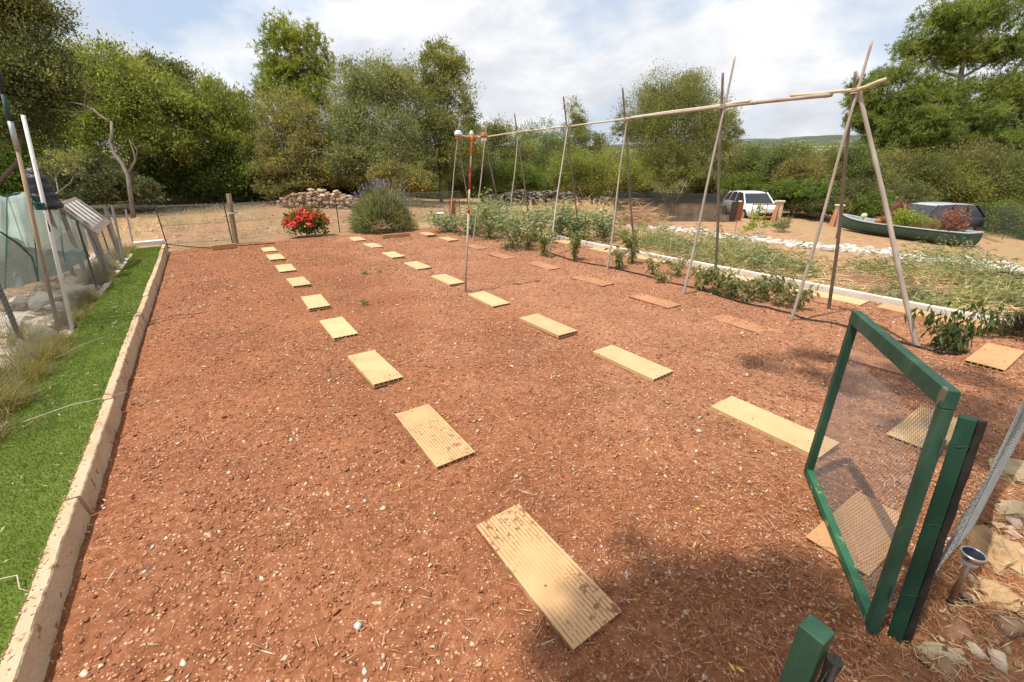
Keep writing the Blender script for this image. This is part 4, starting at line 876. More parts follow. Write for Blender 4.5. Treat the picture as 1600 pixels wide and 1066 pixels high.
T(raw('weeds', V, F, 'leaf_weed'), 'patches of grey green weeds and cut olive sprigs over the second bed', 'weeds', kind='stuff')
nS = 1100; k = rng.integers(0, len(wc), nS); q = wc[k]+rng.normal(size=(nS, 2))*wsz[k][:, None]; a = rng.random(nS)*6.28
C = np.stack([q[:, 0], q[:, 1], terr(q[:, 0], q[:, 1])], -1); C = C[C[:, 0] > 7.1]; nS = len(C); a = a[:nS]
V, F = leafverts(C, np.stack([.35*np.cos(a), .35*np.sin(a), np.ones(nS)], -1), .15+.3*rng.random(nS)**2, .009)
T(raw('weed_stalks', V, F, 'straw'), 'upright dry weed stalks sticking out of the second bed', 'weed stalks', kind='stuff')
b = MB(); line = [(1000, 352), (1060, 360), (1110, 368), (1180, 376), (1250, 383), (1320, 390), (1400, 398), (1480, 408), (1560, 420), (1610, 430)]
lw = [G(*p) for p in line]
for i in range(950):
    t = random.random()*(len(lw)-1.001)
    if float(vnoise(t*1.7, 0, 5)) < .33 and random.random() < .8: continue
    j = int(t); c = lw[j]*(1-(t-j))+lw[j+1]*(t-j); c = c+np.append(rng.normal(size=2)*np.array([.5, .5]), 0); c[2] = float(terr(c[0], c[1]))+.01
    s_ = .035+.11*random.random()**2; b.add(rockv((s_*1.2, s_, s_*.65), False)+c, ICO2_F)
T(b.build('white_rubble', 'rubble_white'), 'band of white limestone rubble between second bed and sandy drive', 'rubble', kind='stuff')
b = MB()
q = G(985, 352)
sp_ = E('straw_pile', q, 'heap of reddish dry stalks beyond the third cane pair', 'straw pile')
n = 1500; d = rng.normal(size=(n, 3))*[.42, .5, .34]; d[:, 2] = np.abs(d[:, 2])*np.exp(-(d[:, 0]**2+d[:, 1]**2)*.8)+.10; a = .9+rng.normal(size=n)*.7
V, F = leafverts(q+d, np.stack([np.cos(a), -np.sin(a), -.10+.35*rng.normal(size=n)], -1), .3+.4*rng.random(n), .014); raw('stalks', V, F, 'red_straw', sp_)
q = G(880, 335); n = 2000; d = rng.normal(size=(n, 3))*[2.2, .9, .22]; d[:, 2] = np.abs(d[:, 2]); a = rng.random(n)*6.28
V, F = leafverts(q+d, np.stack([np.cos(a), np.sin(a), .9+0*a], -1), .25+.3*rng.random(n), .02)
T(raw('dry_grass', V, F, 'straw'), 'tufts of dry yellow grass before the dark stone wall', 'dry grass', kind='stuff')
q = G(1565, 437); b = MB(); c0 = np.array([q[0], q[1], q[2]])
n = 900; C = c0+rng.normal(size=(n, 3))*[.15, .15, .05]; V, F = leafverts(C, rng.normal(size=(n, 3))+[0, 0, .3], .2, .014); th_ = E('twig_heap', c0, 'small dark heap of burnt twigs at the edge of the rubble band', 'twig heap'); raw('twigs', V, F, 'leaf_heather', th_)
b = MB(); A = G(1190, 425); Cc = G(1222, 400); b.tube([A+[0, 0, .03], (A+Cc)/2+[.05, 0, .12], Cc+[0, 0, .06]], [.010, .012, .008], 6)
T(b.build('bare_stick', 'grey_bark', origin=A), 'bent pale stick lying in the weeds behind the second cane pair', 'stick')
# small plants of the drive side
def sapling(name, base, h, blobs, n, L_, W_, mat, label, cat, bark='grey_bark', r0=.03, extra=3, per=30, sig=.3):
    base = np.array(base, float); e = E(name, base, label, cat); b = MB()
    for (cx, cy, cz, rx, ry, rz) in blobs:
        c = np.array([cx, cy, cz]); m1 = base*.55+c*.45; m1[2] = base[2]+(c[2]-base[2])*.55; b.tube([base-[0, 0, .05], base+[0, 0, (c[2]-base[2])*.3], m1, c+[0, 0, rz*.5]], [r0, r0*.85, r0*.6, r0*.2], 6)
        for _ in range(extra):
            d = nrm(rng.normal(size=3)+[0, 0, .6]); b.tube([c-[0, 0, rz*.3], c+d*np.array([rx, ry, rz])*1.15], [r0*.35, r0*.1], 4)
    b.build('trunk', bark, e); C, D = clumped(blobs, n, per, sig); V, F = leafverts(C, D, L_*(.7+.6*rng.random(n)), W_); raw('foliage', V, F, mat, e); return e
def PB(base, items, k=1.0, ky=1.0):
    d = depth(base); res = []
    for (px, py, rx, rz) in items:
        c = DP(px, py, d); s_ = d/FOC; c = c+np.array([.3, .7, 0])*random.uniform(-.3, .3)*rx*s_
        res.append((c[0], c[1], c[2], rx*s_*k, rx*s_*k*ky, rz*s_))
    return res
q = G(1047, 338); sapling('young_olive_tree', q, 1.7, PB(q, [(1050, 305, 24, 14), (1028, 296, 10, 10), (1072, 288, 10, 12), (1048, 316, 16, 10)]), 1900, .085, .022, 'leaf_greyolive', 'young grey green olive tree before the dark net fence', 'tree')
q = G(1190, 372); sapling('lemon_sapling', q, 1.1, PB(q, [(1183, 338, 9, 12), (1178, 350, 10, 8), (1196, 353, 8, 8), (1172, 357, 8, 6)]), 420, .10, .045, 'leaf_citrus', 'yellow green lemon sapling in front of the rusty gate leaf', 'sapling', r0=.016)
q = G(1226, 363); sapling('grey_shrub', q, .6, PB(q, [(1226, 350, 10, 10), (1222, 356, 12, 6)]), 900, .10, .02, 'leaf_greyolive', 'small grey green shrub on the sandy drive near the pillar', 'shrub', r0=.012)
q = G(1148, 365); b = MB(); b.tube([q, q+[0, .02, .6], q+[.03, 0, 1.05]], .009, 5); T(b.build('garden_stake', 'rust', origin=q), 'thin rusty stake standing left of the lemon sapling', 'stake')

# ------------------------------------------------------------------ right back: net fence, pillars, canoe, cars
def fence(name, pts, hgt_, mat, label, cat='fence', post_every=2.6, pm='dark_wire', pr=.012, wires=0):
    pts = [np.array(p, float) for p in pts]; e = E(name, pts[0], label, cat); b = MB(); rows = 5; tot = [0]
    V = []; cols = 0
    for i in range(len(pts)-1):
        L_ = np.linalg.norm(pts[i+1]-pts[i]); k = max(2, int(L_/.6))
        for j in range(k+(i == len(pts)-2)):
            p = pts[i]+(pts[i+1]-pts[i])*j/k
            for r_ in range(rows+1): V.append(p+[.02*math.sin(cols*1.1+r_), .03*math.sin(cols*.9+r_*1.3), hgt_*r_/rows*(1+.015*math.sin(cols*.8))])
            cols += 1
    F = [(c*(rows+1)+r_, (c+1)*(rows+1)+r_, (c+1)*(rows+1)+r_+1, c*(rows+1)+r_+1) for c in range(cols-1) for r_ in range(rows)]
    b.add(V, F); b.build('netting', mat, e, True)
    acc = 0
    for i in range(len(pts)-1):
        L_ = np.linalg.norm(pts[i+1]-pts[i]); k = max(1, int(round(L_/post_every)))
        for j in range(k+(i == len(pts)-2)):
            p = pts[i]+(pts[i+1]-pts[i])*j/k; bb = MB(); bb.tube([p-[0, 0, .1], p+[random.uniform(-.04, .04), 0, hgt_+.06]], pr, 6); bb.build('fence_post', pm, e)
    if wires:
        bb = MB()
        for z in np.linspace(.12, 1, wires)*hgt_: bb.tube([p+[0, 0, z] for p in pts], .0032, 4)
        bb.build('line_wires', 'net_wire', e)
    return e
fence('net_fence', [G(958, 347), G(1050, 346), G(1148, 347)], 1.2, 'dark_net', 'dark grey shade net fence behind the young olive tree', post_every=3.0)
def pillar(px, py, topy, label):
    q = G(px, py); h = 1.02; e = E('gate_pillar', q, label, 'pillar'); a = .45; rot = Matrix.Rotation(a, 3, 'Z'); b = MB()
    for k in range(7): b.box(q+[0, 0, h/7*(k+.5)-.02], (.34+random.uniform(-.012, .012), .34+random.uniform(-.012, .012), h/7-.004), rot, .012)
    b.build('pillar_shaft', 'mortar_stone', e)
    b = MB(); b.box(q+[0, 0, h+.02], (.44, .44, .07), rot, .012); b.build('pillar_cap', 'limestone', e)
    b = MB(); q2 = q+np.array([-.30, .02, 0]); b.add([q2+[-.14, -.12, -.05], q2+[.14, -.12, -.05], q2+[.14, .12, -.05], q2+[-.14, .12, -.05], q2+[.10, -.08, h*.85], q2+[.14, -.08, h*.85], q2+[.14, .08, h*.85], q2+[.10, .08, h*.85]],
        [(0, 3, 2, 1), (4, 5, 6, 7), (0, 1, 5, 4), (1, 2, 6, 5), (2, 3, 7, 6), (3, 0, 4, 7)]); b.build('buttress', 'brick_red', e); return e
pillar(1213, 346, 308, 'brick and stone pillar left of the drive opening'); pillar(1304, 353, 312, 'brick and stone pillar at the bow of the green canoe')
q = G(1180, 346); q2 = G(1207, 346); ga = E('rusty_gate', q, 'rusty red metal gate leaf standing open in front of the white car', 'gate'); b = MB()
gl = q+np.array([-.9, .6, 0]); b.box(gl+[.3, 0, .42], (.62, .035, .80), Matrix.Rotation(-.35, 3, 'Z'), .005); b.build('gate_panel', 'rust', ga)
b = MB()
for dz in (.15, .72): b.tube([q+[-.25, .1, dz], q2+[0, 0, dz]], .022, 6)
for t in (0, .35, .7): b.tube([q*(1-t)+q2*t+[-.25*(1-t), .1, .02], q*(1-t)+q2*t+[-.25*(1-t), .1, .78]], .018, 6)
b.build('gate_frame', 'rust', ga)
fence('wire_fence', [G(1222, 334)+[.6, 2.4, 0], G(1300, 338)+[.8, 1.5, 0], G(1420, 352)+[1.2, 1.0, 0], G(1520, 372)+[1.2, .2, 0], G(1625, 385)+[1.0, -1.0, 0]], 1.30, 'far_wire_net', 'green wire mesh fence with line wires behind canoe and cars', post_every=3.2, wires=5)

def car(loc, rz, paint, label, roof=None, L_=4.3, Wd=1.78, Ht=1.52):
    e = E('parked_car', (0, 0, 0), label, 'car')
    xs = np.array([-2.15, -2.1, -1.95, -1.5, -1.0, -.55, .1, .8, 1.25, 1.6, 1.9, 2.08, 2.15])*L_/4.3
    lo = np.array([.42, .30, .26, .24, .24, .24, .24, .24, .24, .24, .26, .32, .42])
    belt = np.array([.72, .80, .84, .88, .92, .94, .95, .95, .95, .95, .93, .88, .75])
    hw = np.array([.62, .74, .82, .87, .89, .89, .89, .89, .89, .88, .86, .78, .66])*Wd/1.78
    vs = []; m_ = 10
    for i, x in enumerate(xs):
        l, t, h = lo[i], belt[i], hw[i]
        pr = [(-h*.82, l), (-h*.97, l+.08), (-h, (l+t)/2), (-h*.98, t-.06), (-h*.90, t), (h*.90, t), (h*.98, t-.06), (h, (l+t)/2), (h*.97, l+.08), (h*.82, l)]
        vs += [[x, a, c] for a, c in pr]
    f = [(i*m_+j, (i+1)*m_+j, (i+1)*m_+(j+1) % m_, i*m_+(j+1) % m_) for i in range(len(xs)-1) for j in range(m_)]; f += [tuple(range(m_)), tuple((len(xs)-1)*m_+j for j in range(m_-1, -1, -1))]
    b = MB(); b.add(vs, f); b.build('body', paint, e, True)
    # cabin: glass house with roof skin
    base = [(-1.15, .80, .93), (1.95, .80, .93)]; topv = [(-.35, .64, Ht-.05), (1.55, .62, Ht-.08)]
    gv = []
    for (x, h, z) in (( -1.12, .78, .915), (2.0, .78, .915)): gv += [[x, -h, z], [x, h, z]]
    for (x, h, z) in ((-.38, .63, Ht-.045), (1.52, .62, Ht-.075)): gv += [[x, -h, z], [x, h, z]]
    b = MB(); b.add(gv, [(0, 1, 5, 4), (3, 2, 6, 7), (0, 4, 6, 2), (1, 3, 7, 5)]); b.build('windows', 'car_glass', e)
    rv = []; rx = [-.45, -.1, .5, 1.1, 1.6]; rz_ = [Ht-.055, Ht-.015, Ht, Ht-.02, Ht-.08]
    for x, z in zip(rx, rz_): rv += [[x, -.66, z-.03], [x, -.5, z], [x, .5, z], [x, .66, z-.03], [x, .62, z-.06], [x, -.62, z-.06]]
    f = [(i*6+j, (i+1)*6+j, (i+1)*6+(j+1) % 6, i*6+(j+1) % 6) for i in range(4) for j in range(6)]+[tuple(range(6)), tuple(24+j for j in range(5, -1, -1))]
    b = MB(); b.add(rv, f); b.build('roof', roof or paint, e, True)
    for s_ in (-1, 1):
        for (xa, xb) in ((-1.13, -.42), (.30, .36), (2.0, 1.53), (1.15, 1.08)): b = MB(); b.tube([[xa, s_*.795, .925], [xb, s_*.645, Ht-.06]], .035, 5); b.build('window_pillar', paint, e)
    for s_ in (-1, 1):
        for x in (-1.35, 1.32):
            b = MB(); prof = [(.20, -.10), (.30, -.10), (.325, -.07), (.325, .07), (.30, .10), (.20, .10)]; nn = 20
            vs = [[x+r_*math.cos(6.2832*j/nn), s_*.80+z, .325+r_*math.sin(6.2832*j/nn)] for r_, z in prof for j in range(nn)]
            f = [(i*nn+j, i*nn+(j+1) % nn, (i+1)*nn+(j+1) % nn, (i+1)*nn+j) for i in range(5) for j in range(nn)]; b.add(vs, f); wh = b.build('wheel', 'tyre', e, True)
            b = MB(); b.tube([[x, s_*.80-.095, .325], [x, s_*.80+.095, .325]], .205, 14); b.build('rim', 'rim', wh)
        b = MB(); b.box((-.95, s_*1.0, 1.0), (.12, .20, .13), None, .03); b.build('wing_mirror', paint, e)
        b = MB(); b.box((-2.06, s_*.60, .70), (.14, .30, .12), None, .03); b.build('headlight', 'lamp_clear', e)
        b = MB(); b.box((2.09, s_*.64, .78), (.10, .20, .20), None, .03); b.build('tail_light', 'lamp_red', e)
    b = MB(); b.box((-2.13, 0, .42), (.08, 1.0, .16), None, .02); b.build('grille', 'black_plastic', e)
    b = MB(); b.box((2.13, 0, .66), (.03, .5, .12), None, .004); b.build('number_plate', 'white_paint', e)
    e.location = [float(v) for v in loc]; e.rotation_euler = (0, 0, rz); return e
qc = DP(1182, 331, 21.5); zg = float(terr(qc[0], qc[1])); dcar = ray(1172, 318)
def at_roof(px, py, hgt_):                      # ground point of something hgt_ tall whose top shows at px, py
    d = ray(px, py); t = np.linspace(.002, .2, 20000); q = d[None]*t[:, None]; z = q[:, 2]+H-terr(q[:, 0], q[:, 1]); i = int(np.argmax(z < hgt_)); return np.array([q[i, 0], q[i, 1], float(terr(q[i, 0], q[i, 1]))])
def toward(px, py, dep, top, tall, turn):        # stands at that depth, roof showing at the given row, turned from facing the lens
    q = DP(px, top, dep); z = q[2]-tall; q = np.array([q[0], q[1], z]); return q, math.atan2(q[1], q[0])+turn
qw, rw = toward(1176, 315, 25.2, 299, 1.52, .42); qb, rb = toward(1458, 330, 20.0, 317, 1.52, -.72)
car(qw, rw, 'white_car_paint', 'white car parked behind the rusty gate leaf')
car(qb, rb, 'black_car_paint', 'black car parked behind the green canoe', roof='silver_car_roof')

# canoe
ca = G(1312, 358); cb_ = G(1515, 388); d = cb_-ca; Lc = float(np.linalg.norm(d[:2])); ang = math.atan2(d[1], d[0]); mid = (ca+cb_)/2; mid[2] = float(terr(mid[0], mid[1]))
cn = E('green_canoe', (0, 0, 0), 'long dark green canoe lying on the drive, planted with shrubs', 'canoe')
b = MB(); ns, m_ = 25, 13
def hull(off):
    vs = []
    for i in range(ns):
        t = -1+2*i/(ns-1); wd = (.44*(1-abs(t)**2.6)+.035) if t < 0 else (.44*(1-.30*abs(t)**3)); wd = max(.02, wd-off); sheer = .42+.13*abs(t)**3*(1 if t < 0 else .15); keel = .03+.14*max(0, abs(t)-.8)*(1 if t < 0 else .2)
        x = t*(Lc/2-off*.5)
        for j in range(m_):
            a = math.pi*j/(m_-1); y = -math.cos(a); s_ = abs(math.sin(a))**.55
            vs.append([x, wd*y, (keel+off)+(sheer-keel-off)*(1-s_)])
    return vs
ho = hull(0); hi = hull(.03); f = [(i*m_+j, i*m_+j+1, (i+1)*m_+j+1, (i+1)*m_+j) for i in range(ns-1) for j in range(m_-1)]
f += [tuple(range(m_-1, -1, -1)), tuple((ns-1)*m_+j for j in range(m_))]
b.add(ho, f); b.build('hull', 'canoe_green', cn, True)
b = MB(); b.add(hi, [(q[0], q[3], q[2], q[1]) for q in f[:-2]]); b.build('inner_skin', 'grey_plastic', cn, True)
b = MB()
for s_ in (0, m_-1): b.tube([np.array(ho[i*m_+s_])+[0, 0, .004] for i in range(ns)], .022, 6)
b.tube([ho[(ns-1)*m_], ho[(ns-1)*m_+m_-1]], .022, 6)
b.build('gunwale', 'grey_plastic', cn, True)
b = MB(); b.box((-Lc*.22, 0, .36), (.22, .74, .025)); b.box((-Lc*.34, 0, .38), (.16, .56, .02)); b.build('seat', 'grey_plastic', cn)
b = MB(); vs = []
for i in range(14):
    x = -.06*Lc+i/13*Lc*.53
    for j in range(5): vs.append([x, -.36+.18*j, .33+.03*random.random()])
b.add(vs, [(i*5+j, (i+1)*5+j, (i+1)*5+j+1, i*5+j+1) for i in range(13) for j in range(4)]); b.build('soil_fill', 'sandy_earth', cn)
cn.location = [float(v) for v in mid]; cn.rotation_euler = (0, 0, ang)
def in_canoe(t): return mid+np.append(nrm(d[:2])*t*Lc/2, .33)
def shrub(name, base, r_, h, n, L_, W_, mat, label, cat='shrub', up=.4, bark='bark'):
    base = np.array(base, float); e = E(name, base, label, cat); b = MB(); rs_ = max(.006, r_*.03)
    for k in range(7):
        a = random.random()*6.28; b.tube([base-[0, 0, .04], base+[.4*r_*math.cos(a), .4*r_*math.sin(a), h*.5], base+[.8*r_*math.cos(a), .8*r_*math.sin(a), h*.85]], [rs_, rs_*.7, rs_*.3], 5)
    b.build('stem', bark, e); C, D = clumped([(base[0], base[1], base[2]+h*.55, r_, r_, h*.5)], n, 40, .3, up); V, F = leafverts(C, D, L_*(.7+.6*rng.random(n)), W_); raw('foliage', V, F, mat, e); return e
def tuft(base, h, sp, n, mat, label, name='grass_tuft', group=None, wd=.006, blade='blades'):
    base = np.array(base, float); e = E(name, base, label, 'grass', group); a = rng.random(n)*6.28; el = R(35)+rng.random(n)*R(55)
    D = np.stack([np.cos(a)*np.cos(el), np.sin(a)*np.cos(el), np.sin(el)], -1); C = base+rng.normal(size=(n, 3))*[sp*.35, sp*.35, 0]; C[:, 2] = base[2]-.02
    L_ = h*(.55+.6*rng.random(n)); mid_ = C+D*L_[:, None]*.6; V1, F1 = bladeverts(C, D, L_, wd); V2, F2 = bladeverts(mid_-D*L_[:, None]*.1, D+np.stack([np.cos(a), np.sin(a), -.5+0*a], -1)*.7, L_*.55, wd*.7)
    raw(blade, np.concatenate([V1, V2]), np.concatenate([F1, F2+len(V1)]), mat, e, nsides=3); return e
shrub('red_shrub', in_canoe(-.12), .30, .72, 900, .09, .035, 'leaf_redshrub', 'dark reddish shrub in the middle of the green canoe')
shrub('yellow_shrub', in_canoe(.12), .42, .55, 1300, .10, .04, 'leaf_citrus', 'round yellow green shrub growing in the green canoe')
shrub('red_shrub', in_canoe(.66), .36, .62, 1000, .09, .035, 'leaf_redshrub', 'pinkish red shrub at the stern of the green canoe')
tuft(in_canoe(.30), .5, .3, 260, 'leaf_drytuft', 'dry grass tuft in the canoe beside the yellow shrub', wd=.012); tuft(in_canoe(.50), .50, .4, 380, 'leaf_drytuft', 'tall dry grass tuft in the canoe before the pinkish shrub', wd=.012)
q = in_canoe(-.62); b = MB(); b.lathe(q+[0, 0, .16], [(.005, 0), (.07, .02), (.10, .09), (.07, .16), (.01, .18)], 14); yb = E('ball_lamp', q, 'pale yellow ball on a short stick in the canoe bow', 'garden ornament'); b.build('ball', 'yellow_ball', yb, True); b = MB(); b.tube([q-[0, 0, .02], q+[0, 0, .17]], .012, 6); b.build('stick', 'dark_wire', yb)
q = in_canoe(-.28); pt_ = E('orange_pot', q, 'squat orange clay pot lying in the green canoe', 'pot'); b = MB(); b.lathe(q+[0, 0, -.02], [(.05, 0), (.18, .03), (.24, .12), (.21, .22), (.12, .26)], 16); b.build('pot_body', 'orange_clay', pt_, True); b = MB(); b.lathe(q+[0, 0, .235], [(.125, 0), (.14, .01), (.14, .03), (.10, .03)], 16); b.build('pot_rim', 'orange_clay', pt_, True)
q = G(1288, 388); b = MB(); b.tube([G(1306, 372)+[0, 0, -.03], G(1306, 372)+[0, 0, .3]], .018, 6); T(b.build('garden_stake', 'dark_wire', origin=G(1306, 372)), 'short dark stake below the canoe bow', 'stake')

# ------------------------------------------------------------------ far edge of the bed: post, wire fence, bucket
q = P(368, 378); q[2] = -.05; wp = E('wooden_post', q, 'weathered square wooden fence post at the far soil edge', 'post'); b = MB(); tp = YP(357, 303, q[1])
rotp = Matrix.Rotation(.1, 3, 'Z'); b.tube([q-[0, 0, .05], (q+tp)/2, tp], [.055, .053, .052], 4); b.build('post_shaft', 'weathered_wood', wp)
b = MB(); cz = q+(tp-q)*.62; b.tube([cz+np.array([.065*math.cos(t), .065*math.sin(t), .01*math.sin(3*t)]) for t in np.linspace(0, 6.28, 13)], .012, 5); b.tube([cz, cz+[.14, -.02, .02]], .012, 5); b.build('cloth_tie', 'white_paint', wp)
lf = [np.array([-.95, 12.55, -.04]), np.array([.30, 12.35, -.04]), np.array([2.9, 12.9, -.04]), np.array([5.2, 13.6, -.04]), np.array([7.6, 14.6, -.1])]
fence('low_wire_fence', lf, .92, 'fine_wire_net', 'see through wire mesh fence along the far edge of the soil', post_every=2.2, wires=3)
b = MB(); pts = [P(x, y, .03) for x, y in ((228, 380), (262, 382), (300, 386), (335, 388), (372, 384), (430, 380))]; b.tube(pts, .011, 6); T(b.build('water_hose', 'black_plastic'), 'dark water hose lying along the far edge of the soil', 'hose')
q = np.array([6.35, 13.6, -.05]); bk = E('plastic_bucket', q, 'white plastic bucket beside a rusty post stub', 'bucket')
b = MB(); b.lathe(q, [(.13, 0), (.15, .25), (.16, .28), (.15, .28), (.13, .05)], 18); b.build('bucket_body', 'white_paint', bk, True); b = MB(); b.tube([q+np.array([.16*math.cos(t), 0, .28+.05*math.sin(t)]) for t in np.linspace(0, 3.14, 12)], .005, 5); b.build('handle', 'dark_wire', bk)
q = np.array([6.75, 13.55, -.05]); b = MB(); b.box(q+[0, 0, .30], (.16, .16, .62), Matrix.Rotation(.3, 3, 'Z'), .01); b.box(q+[0, 0, .635], (.19, .19, .04), Matrix.Rotation(.3, 3, 'Z'), .008); T(b.build('rusty_post_stub', 'rust', origin=q), 'short rust brown post stub beside the white bucket', 'post')

# ------------------------------------------------------------------ left side: wire fence, rocks, tufts, net tunnel, rack
def lpt(px, py): q = P(px, py, 0.0); return q
lpts = [np.array([-1.50, .9, 0.]), np.array([-1.50, 4.6, 0.]), np.array([-1.55, 8.4, 0.]), np.array([-1.57, 10.9, 0.]), np.array([-1.75, 12.6, 0.])]
fe = E('chicken_wire_fence', lpts[0], 'sagging grey chicken wire fence along the left side of the turf strip', 'fence')
for i in range(len(lpts)-1):
    a_, c_ = lpts[i], lpts[i+1]; L_ = float(np.linalg.norm(c_-a_)); u_ = (c_-a_)/L_
    hexnet(a_, u_, [0, 0, 1], L_, .92, .042, .0021, 'netting', 'net_wire', fe, func=lambda a, b: np.stack([.04*np.sin(a*2.2+b*3)*b, 0*a, .015*np.sin(a*3)], -1))
for (px, py), tpx, mt, rr in (((38, 545), (-6, 440), 'dark_wire', .022), ((152, 456), (119, 344), 'dark_wire', .014), ((172, 400), (149, 331), 'dark_wire', .012), ((193, 410), (175, 321), 'galvanised', .02), ((208, 385), (196, 327), 'galvanised', .018)):
    q = P(px, py, 0); b = MB(); tp = YP(tpx[0], tpx[1], q[1]); b.tube([q-[0, 0, .1], tp], rr, 7); b.build('fence_post', mt, fe)
# tall poles
q = P(112, 520); tp = YP(36, 180, q[1]); pl = E('white_pole', q, 'tall leaning white painted pole tied to the green net', 'pole'); b = MB(); b.tube([q-[0, 0, .1], (q+tp)/2+[.01, 0, 0], tp], [.019, .017, .016], 9); b.build('pole_shaft', 'white_slat', pl, True)
tie = q+(tp-q)*.62; b = MB()
for k in range(5): b.tube([tie+np.array([-.02+.04*math.cos(t), .04*math.sin(t), -.03+.014*k+.006*math.sin(2*t)]) for t in np.linspace(0, 6.28, 11)], .007, 4)
b.tube([tie, tie+[-.02, -.02, -.25]], .006, 4); b.build('green_tie', 'green_twine', pl)
q2 = P(98, 520)+[-.06, .1, 0]; m1 = YP(28, 235, q2[1]); tp2 = YP(-8, 90, q2[1]); p_ = E('leaning_stake', q2, 'leaning wooden stake with grey tape and green painted tip', 'pole')
b = MB(); b.tube([q2-[0, 0, .1], (q2+m1)/2, m1], [.019, .018, .017], 8); b.build('lower_shaft', 'weathered_wood', p_, True)
b = MB(); m2 = YP(16, 190, q2[1]); b.tube([m1, m2], .022, 8); b.build('grey_tape', 'galvanised', p_, True); b = MB(); b.tube([m2, YP(5, 148, q2[1])], .020, 8); b.build('green_sleeve', 'green_paint', p_, True); b = MB(); b.tube([YP(5, 148, q2[1]), tp2], .018, 8); b.build('dark_tip', 'black_bag', p_, True)
# rocks along the fence
spots = [(35, 500, .17, .13), (75, 470, .16, .13), (20, 540, .15, .11), (60, 520, .13, .10), (115, 440, .15, .12), (100, 460, .12, .1), (130, 420, .13, .1), (10, 580, .14, .1), (150, 400, .12, .09), (0, 515, .2, .16), (48, 560, .1, .07), (84, 500, .11, .09), (128, 452, .1, .08), (112, 428, .13, .1)]
descr = ['round pale', 'flat cream', 'jagged white', 'small rounded', 'broad sandy', 'narrow grey', 'upright pale', 'low whitish', 'far small', 'large blunt', 'tiny orange', 'wedge shaped', 'squat cream', 'long sandy']
wher = ['behind the bottom left wire fence', 'left of the white pole foot', 'nearest the left picture edge', 'before the white pole foot', 'right of the white pole under the net', 'directly behind the white pole', 'under the net tunnel right corner', 'by the yellow grass tuft at the left edge', 'at the far end of the rock row', 'touching the left picture edge', 'in the grass tuft below the white pole', 'at the foot of the white pole', 'between the first thin post and white pole', 'under the mint net beside the thin post']
for (px, py, s_, hh), dd, ww in zip(spots, descr, wher):
    c = P(px, py, .05); c[0] = min(c[0], -1.66) if px > 40 else c[0]; rock(0, 0, (s_*1.15, s_, hh), 'red_rock' if 'orange' in dd else 'limestone', f'{dd} limestone rock {ww}', z=.05, fine=False, grp='rocks behind the left wire fence', loc=c)
b = MB()
for i in range(820):
    y = .8+11.8*random.random(); x = -1.47-1.0*random.random()**1.7; s_ = .025+.10*random.random()**2.2; b.add(rockv((s_*1.2, s_, s_*.7), False)+np.array([x, y, -.02]), ICO2_F)
T(b.build('small_rubble', 'limestone'), 'loose small stones on the ground behind the left fence', 'rubble', kind='stuff')
tfs = [((28, 610), .34, .26, 900, 'leaf_yellowtuft', 'greenish yellow grass tuft at the left picture edge'), ((70, 575), .34, .24, 800, 'leaf_drytuft', 'big dry grass tuft below the white pole'), ((10, 650), .36, .22, 800, 'leaf_drytuft', 'dry grass tuft lowest on the left edge'), ((100, 545), .26, .18, 500, 'leaf_drytuft', 'dry grass tuft at the foot of the white pole'),
       ((140, 475), .30, .2, 500, 'leaf_drytuft', 'dry grass clump at the first thin fence post'), ((155, 445), .3, .25, 500, 'leaf_drytuft', 'brown grass clump behind the first thin fence post'), ((172, 425), .32, .25, 500, 'leaf_drytuft', 'dry grass clump before the galvanised post'), ((190, 405), .35, .25, 450, 'leaf_drytuft', 'far dry grass clump at the galvanised post'), ((120, 505), .24, .2, 500, 'leaf_drytuft', 'low dry grass clump between white pole and first thin post'), ((60, 600), .26, .2, 420, 'leaf_drytuft', 'dry grass tuft spilling over the turf edge between the two left edge tufts'), ((5, 700), .3, .2, 500, 'leaf_drytuft', 'pale dry grass tuft at the left picture edge below the others'), ((165, 436), .26, .2, 420, 'leaf_drytuft', 'straw coloured clump between thin post and galvanised post'), ((205, 396), .3, .2, 380, 'leaf_drytuft', 'straw coloured clump at the far end of the left fence'), ((130, 492), .22, .18, 420, 'leaf_yellowtuft', 'low greenish clump at the turf edge right of the white pole'), ((45, 545), .45, .2, 200, 'leaf_yellowtuft', 'thin tall yellowing weed before the net tunnel')]
for px, h, sp2, n, mt, lb in tfs:
    q = P(*px, .0); q[0] = min(q[0]-.03, -1.50); q[2] = .0; tuft(q, h*.9, sp2*.8, n, mt, lb, 'grass_tuft', 'dry grass tufts along the left fence', wd=.006)
n = 9000; q = np.stack([-3.6+2.12*rng.random(n), .8+12*rng.random(n)], -1); a = rng.random(n)*6.28; C = np.stack([q[:, 0], q[:, 1], np.full(n, -.03)], -1)
V, F = leafverts(C, np.stack([np.cos(a), np.sin(a), .6*rng.random(n)], -1), .08+.16*rng.random(n), .007)
T(raw('dry_grass', V, F, 'grey_straw'), 'sparse dry grass on the ground behind the left fence', 'dry grass', kind='stuff')
